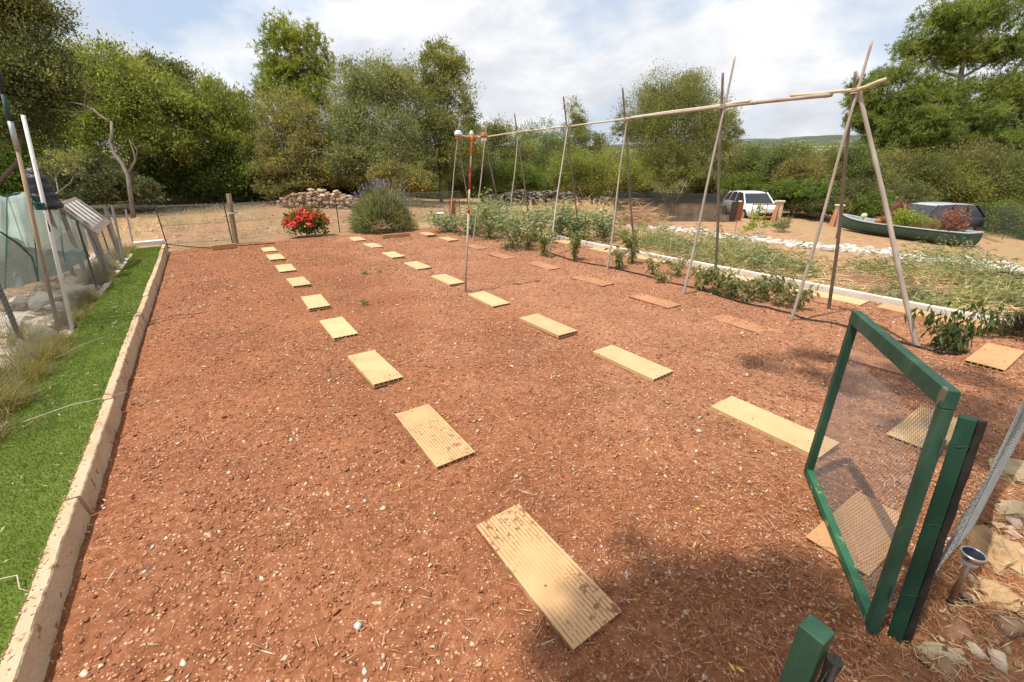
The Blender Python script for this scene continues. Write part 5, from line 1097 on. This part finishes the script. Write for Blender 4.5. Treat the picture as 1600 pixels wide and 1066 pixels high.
# mint shade net over hoops
ne = E('shade_net_tunnel', (-2.6, 7.5, 0), 'mint green shade net draped over a low tunnel left of the fence', 'net tunnel')
ridge = [(-90, 312, 6.3), (-30, 308, 6.5), (10, 304, 6.7), (36, 299, 6.9), (50, 306, 7.2), (62, 322, 7.6), (90, 326, 8.2), (112, 340, 8.8), (128, 348, 9.3)]
eaves = [(-80, 372, 5.8), (-30, 362, 6.0), (10, 364, 6.1), (38, 378, 6.3), (55, 388, 6.6), (72, 388, 7.0), (98, 390, 7.6), (118, 392, 8.1), (134, 388, 8.6)]
foot = [(-100, 470, 5.4), (-40, 462, 5.7), (8, 452, 5.95), (38, 446, 6.2), (60, 440, 6.5), (80, 434, 6.9), (104, 424, 7.4), (124, 412, 7.9), (140, 402, 8.4)]
RG = [YP(a_, b_, y*1.2) for a_, b_, y in ridge]; EV = [YP(a_, b_, y*1.15) for a_, b_, y in eaves]; FT = [YP(a_, b_, y*1.06) for a_, b_, y in foot]
def lerp3(A, t): t = t*(len(A)-1); j = min(int(t), len(A)-2); return A[j]*(1-(t-j))+A[j+1]*(t-j)
def cloth(rows, name, mat, nu=70, nv=18, fold=.03):
    V = []
    for v in range(nv+1):
        for u_ in range(nu+1):
            t = u_/nu; s_ = v/nv*(len(rows)-1); j = min(int(s_), len(rows)-2); p = lerp3(rows[j], t)*(1-(s_-j))+lerp3(rows[j+1], t)*(s_-j)
            fo = fold*(math.sin(t*31+v*.22)+.6*math.sin(t*57-v*.35+1)+.4*math.sin(t*13+v*.5))*(v/nv*.8+.2); sag = -.03*math.sin(t*3.14*6)**2*(1-v/nv)
            V.append(p+np.array([fo, -fo*.5, sag]))
    b = MB(); b.add(V, [(v*(nu+1)+i, v*(nu+1)+i+1, (v+1)*(nu+1)+i+1, (v+1)*(nu+1)+i) for v in range(nv) for i in range(nu)]); return b.build(name, mat, ne, True)
back = [p+np.array([-.9, .5, -.25]) for p in RG]
cloth([back, RG, [p-np.array([0, 0, .10]) for p in EV]], 'net_cover', 'mint_net'); cloth([EV, FT], 'net_side', 'green_gauze', fold=.02)
b = MB()
for i in range(0, 9, 2): b.tube([back[i], RG[i]-[0, 0, .012], EV[i]-[0, 0, .01], FT[i]], .006, 6)
b.tube([p-[0, 0, .015] for p in RG], .014, 6); b.build('hoop_frame', 'green_twine', ne)
b = MB(); b.tube([YP(0, 362, 6.0), YP(30, 382, 6.1), YP(50, 402, 6.2), YP(60, 440, 6.25)], .009, 6); b.build('frame_rod', 'green_paint', ne)
# slatted rack
rk = E('slatted_rack', YP(130, 345, 10.2), 'weathered wooden cold frame lid with white slats behind the net tunnel', 'rack')
c4 = [YP(93, 323, 9.6), YP(121, 313, 10.6), YP(167, 345, 10.6), YP(147, 364, 9.6)]
def bar(A, B, w_, h_, name, mat, par):
    A, B = np.array(A), np.array(B); dx = nrm(B-A); up_ = nrm(np.cross(c4[1]-c4[0], c4[3]-c4[0])); up_ = up_ if up_[2] > 0 else -up_; sy = np.cross(up_, dx); rot = np.stack([dx, sy, up_], 1); b = MB(); b.box((A+B)/2, (float(np.linalg.norm(B-A)), w_, h_), rot, .004); return b.build(name, mat, par)
bar(c4[0], c4[1], .10, .05, 'frame_rail', 'grey_wood', rk); bar(c4[3], c4[2], .10, .05, 'frame_rail', 'grey_wood', rk); bar(c4[0], c4[3], .08, .046, 'frame_rail', 'grey_wood', rk); bar(c4[1], c4[2], .08, .046, 'frame_rail', 'grey_wood', rk)
for t in (.2, .4, .6, .8):
    A = c4[0]*(1-t)+c4[1]*t; B = c4[3]*(1-t)+c4[2]*t; bar(A+(B-A)*.06+[0, 0, .03], B-(B-A)*.06+[0, 0, .03], .11, .016, 'slat', 'white_slat', rk)
for c in c4: b = MB(); b.tube([[c[0], c[1], -.1], c], .03, 6); b.build('leg', 'grey_wood', rk)
# black bag
q = YP(75, 330, 9.2); q[2] = -.05; tpb = YP(67, 262, 9.2); bb_ = E('black_bag', q, 'black plastic bag pulled over a post behind the net tunnel', 'bag')
b = MB(); b.tube([q, [q[0], q[1], tpb[2]-.1]], .03, 7); b.build('post', 'weathered_wood', bb_)
b = MB(); prof = []
zt = tpb[2]; zb = YP(78, 326, 9.2)[2]
for k in range(15): t = k/14; prof.append((max(.02, (.09+.10*t)*min(1, .35+t*5)+.012*math.sin(k*2.1)), zb-q[2]+(zt-zb)*(1-t)))
b.lathe(q, prof[::-1], 18); b.build('bag_sheet', 'black_bag', bb_, True)

# ------------------------------------------------------------------ stone walls
def stone_wall(name, pxs, hgt_, mat, label, n, sz, thick=.5, off=0):
    pts = [G(*p) for p in pxs]; b = MB()
    for i in range(n):
        t = random.random()*(len(pts)-1.001); j = int(t); c = pts[j]*(1-(t-j))+pts[j+1]*(t-j); h = random.random()
        s_ = sz*(.45+1.0*random.random()**1.5); h *= 1-.55*abs(2*t/(len(pts)-1)-1)**2; b.add(rockv((s_*1.25, s_, s_*.75), False, .2)+c+np.array([random.uniform(-.5, .5)*thick*(1-.5*h), random.uniform(-.5, .5)*thick*(1-.5*h)+off, h*hgt_*(.92+.08*math.sin(t*7))]), ICO2_F)
    return T(b.build(name, mat, origin=pts[0]), label, 'stone wall')
stone_wall('rubble_wall', [(452, 324), (500, 324), (556, 325)], .78, 'rubble_stone', 'sunlit orange rubble stone wall behind the geraniums', 620, .085, 1.2)
stone_wall('dry_stone_wall', [(760, 322), (800, 321), (870, 321), (955, 320)], .95, 'wall_stone', 'grey dry stone wall under the trees behind the tomato plants', 1100, .10, .8)

# ------------------------------------------------------------------ trees
DENS = 3.9
def tree(name, base, items, n, L_, W_, mat, label, cat='tree', bark='bark', r0=.12, limbs=True, group=None, k=1.0, per=70, sig=.2, up=.3, fill=.3, trunk=None, tuft_=False, lo=-.55, wide=.45):
    base = np.array(base, float); e = E(name, base, label, cat, group); bl = PB(base, items, k); d = depth(base); n = int(n*DENS); L_ *= .86; W_ *= 1.0
    more = []
    for (cx, cy, cz, rx, ry, rz) in bl:
        for _ in range(2):
            o_ = nrm(rng.normal(size=3))*.62; more.append((cx+o_[0]*rx, cy+o_[1]*ry, cz+o_[2]*rz*.8, rx*.55, ry*.55, rz*.5))
    bl0 = bl; bl = bl+more
    b = MB()
    if trunk:
        tp = [base-[0, 0, .2]]+[DP(px, py, d) for px, py in trunk]
    else:
        B = np.array(bl); c = (B[:, :3]*B[:, 3:4]).sum(0)/B[:, 3].sum(); tp = [base-[0, 0, .2], base+(c-base)*.35+rng.normal(size=3)*.1, base+(c-base)*.75+rng.normal(size=3)*.12]
    b.tube(tp, [r0*(1-.6*i/(len(tp)-1)) for i in range(len(tp))], 8)
    for (cx, cy, cz, rx, ry, rz) in bl0:
        c = np.array([cx, cy, cz]); tk = np.concatenate([tp[j][None]*(1-np.linspace(0, 1, 6))[:, None]+tp[j+1][None]*np.linspace(0, 1, 6)[:, None] for j in range(len(tp)-1)]); tk = tk[len(tk)//3:]; s = tk[int(np.argmin(np.abs(tk[:, 2]-(cz-.55*math.hypot(cx-tk[-1][0], cy-tk[-1][1])-.2))))]; m_ = (s+c)/2+rng.normal(size=3)*.12*rx+[0, 0, -.05*rz]
        b.tube([s, m_, c], [r0*.38, r0*.26, r0*.12], 6)
        for _ in range(5):
            dd = nrm(rng.normal(size=3)+[0, 0, .3]); b.tube([m_*.3+c*.7, c+dd*np.array([rx, ry, rz])*.5+rng.normal(size=3)*.05, c+dd*np.array([rx, ry, rz])*(.9+.35*random.random())], [r0*.13, r0*.08, r0*.025], 4)
    b.build('trunk', bark, e, True)
    if tuft_:
        nt_ = n//14; C, D = clumped(bl, nt_, per//10, sig, up, fill, lo); C = np.repeat(C, 14, 0); D = np.repeat(nrm(D), 14, 0)*.55+rng.normal(size=(nt_*14, 3))*.62+[0, 0, .15]; n = nt_*14
    else: C, D = clumped(bl, n, per, sig, up, fill, lo)
    C[:, 2] = np.maximum(C[:, 2], base[2]+.02); sz_ = .5+.95*rng.random(n)**1.3
    V, F = leafverts(C, D, L_*sz_, W_*sz_, wide); raw('crown', V, F, mat, e); return e

# left of the plot
tree('holm_oak', G(20, 325)+[0, -6, 0], [(10, 40, 70, 60), (55, 15, 45, 35), (-30, 110, 80, 80), (40, 95, 60, 50), (70, 130, 50, 45), (0, 190, 70, 50)], 26000, .12, .05, 'leaf_dark', 'tall dark tree filling the top left corner', trunk=[(30, 250), (35, 170)], r0=.09)
tree('wild_olive_tree', G(215, 322), [(170, 125, 55, 45), (215, 165, 70, 55), (130, 165, 55, 50), (255, 185, 55, 50), (190, 215, 60, 40), (105, 130, 45, 45), (265, 235, 45, 35)], 26000, .17, .06, 'leaf_bright', 'broad bright green tree left of centre behind the dead trunk')
tree('dark_slender_tree', G(280, 315)+[0, 3, 0], [(240, 118, 22, 28), (275, 130, 30, 28), (292, 150, 20, 30), (255, 150, 40, 30)], 8000, .17, .06, 'leaf_dark', 'dark tree with thin spires rising behind the broad bright tree')
tree('juniper_tree', G(355, 316), [(335, 175, 26, 45), (358, 195, 34, 45), (385, 190, 26, 40), (345, 230, 42, 35), (395, 225, 30, 35), (325, 205, 22, 40)], 14000, .20, .04, 'leaf_bright', 'feathery light green tree left of the tall pine', up=.9)
tree('slim_pine_tree', G(465, 312)+[0, 4, 0], [(445, 60, 26, 28), (480, 70, 26, 26), (435, 95, 30, 26), (490, 105, 28, 26), (460, 130, 46, 30), (425, 140, 22, 22), (500, 150, 22, 24), (455, 170, 46, 26)], 15400, .26, .035, 'leaf_yellowpine', 'tall thin yellow green pine rising above the left bushes', up=.6, tuft_=True, per=60, sig=.22, fill=.25, trunk=[(462, 220), (460, 120), (460, 60)], r0=.14)
tree('brown_olive_tree', G(465, 318), [(445, 185, 36, 40), (480, 200, 34, 40), (455, 225, 44, 30), (500, 230, 30, 30), (440, 265, 40, 28), (475, 272, 40, 26), (455, 295, 46, 20)], 12000, .16, .045, 'leaf_brownish', 'brownish green bushy tree below the tall thin pine')
tree('silver_olive_tree', G(585, 316), [(545, 150, 32, 45), (590, 135, 40, 38), (625, 150, 32, 40), (560, 205, 46, 45), (615, 215, 50, 45), (575, 250, 55, 30), (530, 235, 30, 35), (640, 255, 36, 26)], 22000, .17, .038, 'leaf_greyolive', 'wide grey green wild olive in the middle behind the lavender')
tree('tall_olive_tree', G(690, 318), [(685, 95, 24, 28), (710, 115, 22, 26), (660, 135, 30, 34), (700, 160, 38, 40), (730, 190, 18, 30), (670, 205, 44, 44), (715, 225, 34, 36), (690, 255, 46, 28)], 19000, .16, .042, 'leaf_olive', 'tallest olive tree left of the cane trellis')
for i, (it, mt, lb, n, bp) in enumerate([
        ([(250, 262, 30, 26), (280, 285, 26, 22), (235, 290, 20, 18)], 'leaf_mastic', 'rounded deep green mastic bush right of the dead trunk', 7000, (262, 318)),
        ([(330, 255, 40, 34), (360, 285, 44, 26), (305, 290, 34, 22)], 'leaf_mastic', 'dense dark mastic bush above the wooden fence post', 10000, (335, 318)),
        ([(405, 250, 34, 32), (430, 275, 34, 28), (395, 290, 36, 20)], 'leaf_mastic', 'deep green mastic bush left of the rubble wall', 9000, (410, 318)),
        ([(150, 272, 34, 22), (120, 285, 30, 20), (190, 292, 30, 20), (222, 300, 22, 16), (165, 305, 40, 14)], 'leaf_weed', 'light green low bush under the dead trunk', 7000, (170, 332)),
        ([(50, 240, 40, 40), (20, 280, 50, 34), (-20, 250, 40, 40)], 'leaf_mastic', 'deep green bush behind the net tunnel at the left edge', 9000, (40, 325)),
        ([(100, 235, 36, 34), (110, 200, 36, 30)], 'leaf_bright', 'green bush behind the small grafted tree on the left', 6000, (105, 320))]):
    tree('mastic_bush', G(*bp)+[0, .8*(i % 3), 0], it, n, .14, .065, mt, lb, 'bush', r0=.06, group='bushes along the left wood edge', per=50, sig=.24)
tree('brush_pile', G(500, 312), [(490, 272, 36, 16), (520, 282, 24, 12), (465, 285, 24, 14)], 7000, .45, .016, 'leaf_heather', 'heap of bare purplish brushwood above the rubble wall', 'brushwood', r0=.03, up=.1)
us = [(-15, 30), (45, 28), (95, 22), (140, 24), (185, 26), (232, 28), (283, 26), (330, 30), (385, 28), (440, 26), (545, 24), (600, 22), (655, 26), (702, 28), (745, 26), (795, 22), (850, 24), (905, 26), (955, 28), (1010, 26), (1065, 24), (1115, 26)]
for i, (px, rz) in enumerate(us):
    bq = G(px, 309); bq[0] += random.uniform(-.5, .5); rx = 34+12*random.random(); mt = ['leaf_mastic', 'leaf_olive', 'leaf_bright', 'leaf_dark', 'leaf_mastic', 'leaf_brownish'][i % 6]
    tree('understory_bush', bq, [(px-rx*.4, 296, rx*.8, rz*.75), (px+rx*.4, 294, rx*.8, rz*.7), (px, 285-rz*.35, rx*.8, rz*.8)], 5200, .15, .06, mt, f'low bush filling the foot of the wood edge, {ordinal(i+1) if i < 20 else ["second to last", "last"][i-20]} from the left', 'bush', r0=.05, group='low bushes along the wood edge', per=45, sig=.26)
# small grafted tree on the left and dead trunks
tree('grafted_tree', G(97, 322)+[0, -8, 0], [(85, 255, 16, 18), (110, 250, 18, 18), (70, 265, 14, 12), (120, 270, 12, 10)], 700, .10, .03, 'leaf_greyolive', 'small sparse grafted tree between the net tunnel and the woods', bark='grey_bark', r0=.05, trunk=[(92, 300), (87, 278)], per=20, sig=.3)
base = G(207, 341); dd_ = depth(base); dt = E('dead_tree', base, 'bare grey dead tree with one long branch reaching left', 'dead tree')
def dpx(pts): return [DP(x, y, dd_) for x, y in pts]
b = MB(); b.tube([base-[0, 0, .2]]+dpx([(200, 275), (190, 255), (178, 240), (172, 222), (175, 210), (174, 190)]), [.075, .07, .064, .058, .054, .05, .042], 8); b.build('trunk', 'dead_bark', dt, True)
for pts, r_ in (([(174, 192), (158, 182), (146, 172), (130, 164), (112, 160), (96, 162)], .05), ([(146, 172), (120, 176), (90, 172), (65, 170), (50, 158)], .03), ([(132, 165), (134, 145), (148, 130)], .02), ([(200, 272), (212, 250), (208, 235), (202, 218)], .04), ([(212, 250), (214, 235), (206, 222)], .02)):
    b = MB(); b.tube(dpx(pts), [r_*(1-.75*i/(len(pts)-1)) for i in range(len(pts))], 6); b.build('branch', 'dead_bark', dt, True)
# middle background
mids = [([(770, 215, 28, 26), (800, 235, 34, 30), (760, 250, 30, 30)], 'leaf_olive', 'low olive tree right behind the painted pole', 7000, (780, 312)),
        ([(845, 215, 28, 24), (820, 245, 34, 30), (870, 235, 26, 28), (850, 265, 36, 24)], 'leaf_far', 'mid green rounded tree between fourth and fifth cane pair', 8000, (845, 310)),
        ([(895, 185, 18, 26), (905, 215, 24, 26), (930, 235, 22, 26), (890, 240, 26, 28)], 'leaf_olive', 'small round topped tree right behind the fourth cane pair', 7000, (905, 310))]
for it, mt, lb, n, bp in mids: tree('background_tree', G(*bp)+[0, 2, 0], it, n, .17, .05, mt, lb, r0=.1, group='trees behind the cane trellis')
tree('big_olive_tree', G(1060, 318), [(1030, 145, 36, 34), (1085, 150, 36, 32), (1000, 185, 36, 36), (1050, 190, 44, 36), (1110, 185, 38, 34), (1140, 215, 18, 34), (1080, 235, 50, 36), (1020, 240, 46, 38), (1125, 255, 32, 34), (975, 205, 18, 26), (1060, 275, 60, 20), (1060, 165, 40, 40), (1030, 200, 50, 40), (1095, 210, 46, 40)], 44000, .15, .042, 'leaf_olive', 'big dark olive tree behind the third and second cane pairs', r0=.2, k=.95)
for i, (it, mt, lb, n, bp) in enumerate([
        ([(800, 278, 34, 22), (830, 285, 26, 16)], 'leaf_mastic', 'low deep green bush above the left part of the dry stone wall', 5000, (810, 320)),
        ([(900, 262, 36, 26), (935, 272, 34, 22), (880, 282, 26, 14)], 'leaf_bright', 'bright green bush above the dry stone wall at mid picture', 8000, (905, 318)),
        ([(965, 262, 26, 28), (985, 280, 30, 18)], 'leaf_bright', 'green bush between bright bush and big olive tree', 5000, (972, 322)),
        ([(745, 272, 26, 26), (725, 290, 30, 18)], 'leaf_dark', 'dark bush in the shade behind the painted pole', 5000, (738, 318)),
        ([(640, 285, 34, 18), (610, 275, 30, 18)], 'leaf_brownish', 'brownish bush right behind the lavender', 5000, (630, 322)),
        ([(540, 275, 34, 20), (510, 262, 24, 18)], 'leaf_brownish', 'pale brownish bush between brushwood heap and lavender', 4500, (540, 318))]):
    tree('wall_bush', G(*bp)+[0, .7*(i % 2), 0], it, n, .13, .05, mt, lb, 'bush', r0=.05, group='bushes along the stone walls', per=50, sig=.24)
# right scrub beyond the drive
scr = [(1170, 250, 26, 28, 'leaf_far'), (1195, 262, 30, 26, 'leaf_bright'), (1225, 248, 28, 24, 'leaf_far'), (1250, 265, 30, 24, 'leaf_brownish'), (1278, 258, 28, 26, 'leaf_olive'), (1310, 262, 30, 28, 'leaf_brownish'), (1335, 250, 26, 26, 'leaf_far'), (1365, 258, 30, 26, 'leaf_bright'),
       (1400, 262, 34, 28, 'leaf_brownish'), (1440, 268, 36, 30, 'leaf_dark'), (1480, 280, 36, 26, 'leaf_bright'), (1525, 285, 40, 28, 'leaf_bright'), (1570, 285, 40, 30, 'leaf_mastic'), (1610, 290, 40, 34, 'leaf_bright'), (1250, 292, 40, 14, 'leaf_mastic'), (1200, 290, 30, 14, 'leaf_mastic'), (1320, 296, 40, 16, 'leaf_dark'), (1400, 300, 44, 14, 'leaf_dark'), (1160, 285, 30, 18, 'leaf_mastic'), (1350, 318, 40, 17, 'leaf_mastic'), (1380, 285, 40, 26, 'leaf_olive'), (1460, 250, 44, 34, 'leaf_bright'), (1540, 255, 46, 32, 'leaf_olive'), (1600, 258, 44, 34, 'leaf_dark'), (1240, 312, 36, 11, 'leaf_mastic'), (1285, 318, 34, 11, 'leaf_dark'), (1550, 310, 46, 24, 'leaf_dark'), (1490, 265, 44, 46, 'leaf_brownish'), (1445, 280, 38, 40, 'leaf_olive'), (1535, 270, 40, 42, 'leaf_dark'), (1590, 285, 40, 40, 'leaf_olive')]
sdesc = {'leaf_far': 'grey green', 'leaf_bright': 'bright green', 'leaf_brownish': 'brownish', 'leaf_olive': 'olive green', 'leaf_dark': 'dark', 'leaf_mastic': 'deep green'}
cnt = {}
for i, (px, py, rx, rz, mt) in enumerate(sorted(scr)):
    cnt[mt] = cnt.get(mt, 0)+1; low = rz < 19
    bq = DP(px, 300 if px < 1350 else 315, (6 if 1145 < px < 1215 else 0)+(23.5 if px < 1300 else 24.5)+(4 if not low else 0)+1.0*(i % 3)); bq[2] = float(terr(bq[0], bq[1]))
    tree('scrub_bush', bq, [(px-rx*.35, py+4, rx*.75, rz*.8), (px+rx*.4, py+2, rx*.7, rz*.9), (px, py+rz*.7, rx*1.1, rz*.8)], 5200, .15, .05, mt, f'{sdesc[mt]} {"low" if low else "tall"} scrub bush beyond the drive, {ordinal(cnt[mt])} {sdesc[mt]} one from the left', 'bush', r0=.06, group='scrub bushes beyond the drive', per=45, sig=.24)
for i, (px, gy, rx, rz, mt) in enumerate([(1545, 366, 34, 30, 'leaf_mastic'), (1590, 374, 36, 34, 'leaf_bright'), (1640, 384, 40, 38, 'leaf_mastic'), (1345, 341, 34, 20, 'leaf_dark'), (1385, 345, 30, 20, 'leaf_mastic')]):
    bq = G(px, gy); bq = bq+nrm(bq*[1, 1, 0])*2.2; bq[2] = float(terr(bq[0], bq[1])); dq = depth(bq)
    tree('hedge_bush', bq, [(px-rx*.4, gy-rz*.5, rx*.7, rz*.75), (px+rx*.4, gy-rz*.6, rx*.7, rz*.8), (px, gy-rz*1.1, rx*.8, rz*.6), (px, gy-4, rx*.9, rz*.5)], 4200, .10, .045, mt, f'leafy hedge bush directly behind the wire fence, {ordinal(i+1)} of five' if False else ['deep green hedge bush behind the wire fence, just right of the black car', 'bright green hedge bush behind the wire fence at the right edge', 'deep green hedge bush at the very right edge behind the wire fence', 'dark hedge bush behind the fence above the canoe bow', 'deep green hedge bush behind the fence left of the black car'][i], 'bush', r0=.05, group='hedge bushes behind the wire fence', per=45, sig=.24)
# big pine at the right
qp = DP(1500, 330, 31.5); qp[2] = float(terr(qp[0], qp[1]))
tree('umbrella_pine', qp, [(1470, 40, 46, 28), (1540, 25, 55, 30), (1445, 75, 36, 24), (1510, 80, 55, 26), (1590, 75, 50, 34), (1410, 120, 30, 20), (1365, 140, 26, 20), (1395, 165, 44, 22), (1450, 150, 44, 24), (1350, 165, 22, 18), (1430, 190, 54, 18), (1385, 200, 36, 16), (1500, 185, 50, 22), (1560, 150, 46, 28), (1590, 200, 46, 28), (1530, 225, 50, 20), (1470, 225, 44, 16), (1610, 130, 40, 30), (1480, 245, 40, 14), (1580, 250, 50, 22), (1385, 226, 34, 14), (1340, 190, 20, 14), (1430, 215, 50, 16), (1500, 222, 60, 18), (1570, 225, 50, 20), (1400, 180, 40, 16)],
     80000, .34, .040, 'leaf_pine', 'large umbrella pine with dark limbs at the right edge', r0=.26, tuft_=True, k=1.0, per=70, sig=.30, up=.5, fill=.4, trunk=[(1497, 250), (1505, 180), (1500, 130), (1505, 90), (1520, 40)], lo=-.35)
# the pine that shades the near corner, behind the photographer
bp_ = np.array([2.6, -3.4, -.1]); pe = E('overhanging_pine', bp_, 'pine beside the near right corner, shown only by its dappled shade', 'tree')
def shade_at(px, py, hgt_):
    g = P(px, py); return g+np.array(sd)/sd.z*hgt_
sp_b = []
for (px, py, r_, hh) in ((1010, 850, .16, 4.6), (1060, 905, .22, 4.7), (1130, 960, .30, 4.5), (1050, 1010, .26, 4.9), (1200, 1030, .35, 4.6), (1100, 1060, .35, 5.0), (940, 1060, .20, 4.8), (1290, 1000, .3, 4.4), (1500, 640, .35, 6.2), (1440, 600, .30, 6.0), (1560, 700, .4, 5.9), (1250, 575, .22, 6.0), (1220, 560, .20, 6.1), (1300, 600, .16, 6.2), (1500, 800, .25, 5.2), (980, 960, .22, 4.6), (1010, 1040, .25, 4.7), (1150, 1010, .28, 4.8), (1120, 900, .18, 4.5), (1240, 960, .22, 4.5), (1180, 575, .16, 6.1), (1290, 560, .2, 6.1), (1330, 590, .2, 6.2), (1210, 610, .14, 6.0), (1520, 590, .3, 6.1), (1480, 690, .28, 5.9), (1560, 640, .3, 6.0), (890, 1050, .14, 4.7)):
    hh *= 1.7; c = shade_at(px, py, hh); sp_b.append((c[0], c[1], c[2], r_, r_, r_*.6))
nt_ = 1500; C, D = clumped(sp_b, nt_, 8, .30, .4, .6); C = np.repeat(C, 12, 0); D = np.repeat(nrm(D), 12, 0)*.5+rng.normal(size=(nt_*12, 3))*.6
V, F = leafverts(C, D, .12+.06*rng.random(len(C)), .009); raw('crown', V, F, 'leaf_pine', pe)
b = MB(); tp = [bp_, bp_+[0, .2, 3.2], bp_+[-.4, .6, 6.2], bp_+[-.8, 1.2, 9.6]]; b.tube(tp, [.2, .17, .13, .06], 9)
for q in sp_b: b.tube([tp[2], (tp[2]+np.array(q[:3]))/2+[0, 0, .3], np.array(q[:3])], [.05, .03, .01], 6)
b.build('trunk', 'bark', pe, True)

# ------------------------------------------------------------------ distance
n = 26000; ang_ = R(-25)+rng.random(n)*R(75); fx = np.array([.93, .37]); r_ = 48+rng.random(n)**1.6*380
ct = np.stack([np.cos(ang_-.15), np.sin(ang_-.15)], -1)
cl = polypts([(-1, -1), (1, -1), (1, 1), (-1, 1)], 5)
nc = 900; ca_ = R(-22)+rng.random(nc)*R(72); cr = 46+rng.random(nc)**1.5*420; cc_ = np.stack([np.cos(ca_)*cr, np.sin(ca_)*cr], -1)
m_ = fbm(cc_[:, 0]*.02, cc_[:, 1]*.02, 66) > .40; cc_ = cc_[m_]; cr = cr[m_]; nc = len(cc_); k = rng.integers(0, nc, n); s_ = (1.2+.9*rng.random(nc))*(1+cr/300)
dd = nrm(rng.normal(size=(n, 3)))*(.5+.5*rng.random((n, 1))); C = np.stack([cc_[k, 0]+dd[:, 0]*s_[k], cc_[k, 1]+dd[:, 1]*s_[k], terr(cc_[k, 0], cc_[k, 1])+s_[k]*(.6+.8*dd[:, 2])], -1)
V, F = leafverts(C, dd+rng.normal(size=(n, 3))*.5+[0, 0, .4], .35*(1+cr[k]/150), .18*(1+cr[k]/150))
T(raw('far_wood', V, F, 'leaf_far'), 'scrubby woodland covering the plain out to the distant hills', 'woodland', kind='stuff')
def ridge_mesh(name, r0, hgts, a0, a1, dpt, mat, seed):
    V = []; na, nr = 120, 9
    for i in range(na+1):
        a = R(a0+(a1-a0)*i/na); h = np.interp(i/na, np.linspace(0, 1, len(hgts)), hgts)*(.85+.5*(float(fbm(i*.11, 0, seed))-.45)+.25*(float(fbm(i*.5, 3, seed))-.45))
        for j in range(nr+1):
            t = j/nr; r_ = r0+dpt*t; zb = float(terr(r_*math.cos(a), r_*math.sin(a))); V.append([r_*math.cos(a), r_*math.sin(a), zb-3+h*math.sin(min(1, t*1.25)*1.5708)*(.85+.3*float(fbm(i*.35, j*.9, seed+3)))])
    F = [(i*(nr+1)+j, i*(nr+1)+j+1, (i+1)*(nr+1)+j+1, (i+1)*(nr+1)+j) for i in range(na) for j in range(nr)]
    return S(raw(name, V, F, mat, smooth=True))
ridge_mesh('hills', 700, [16, 18, 14, 16, 20, 16, 12, 13, 14], -30, 70, 260, 'hill_scrub', 71)
# dry grass on the sandy ground behind the bed
n = 16000; q = np.stack([-9+22*rng.random(n), 13.2+14*rng.random(n)], -1); q = q[(fbm(q[:, 0]*.5, q[:, 1]*.5, 8) > .50-.06*sstep(18, 24, q[:, 1])) | (rng.random(n) < .06)]; n = len(q); a = rng.random(n)*6.28
C = np.stack([q[:, 0], q[:, 1], terr(q[:, 0], q[:, 1])], -1); V, F = leafverts(C, np.stack([np.cos(a), np.sin(a), .3+1.0*rng.random(n)], -1), .10+.16*rng.random(n), .012)
T(raw('dry_grass', V, F, 'straw'), 'dry grass tufts on the sandy ground behind the far soil edge', 'dry grass', kind='stuff')
n = 500; q = np.stack([-7+16*rng.random(n), 12.8+13*rng.random(n)], -1)
T(scatter_stones('field_stones', q, .025+.06*rng.random(n)**3, 'limestone', terr(q[:, 0], q[:, 1])), 'scattered stones on the sandy ground behind the soil bed', 'stones', kind='stuff')
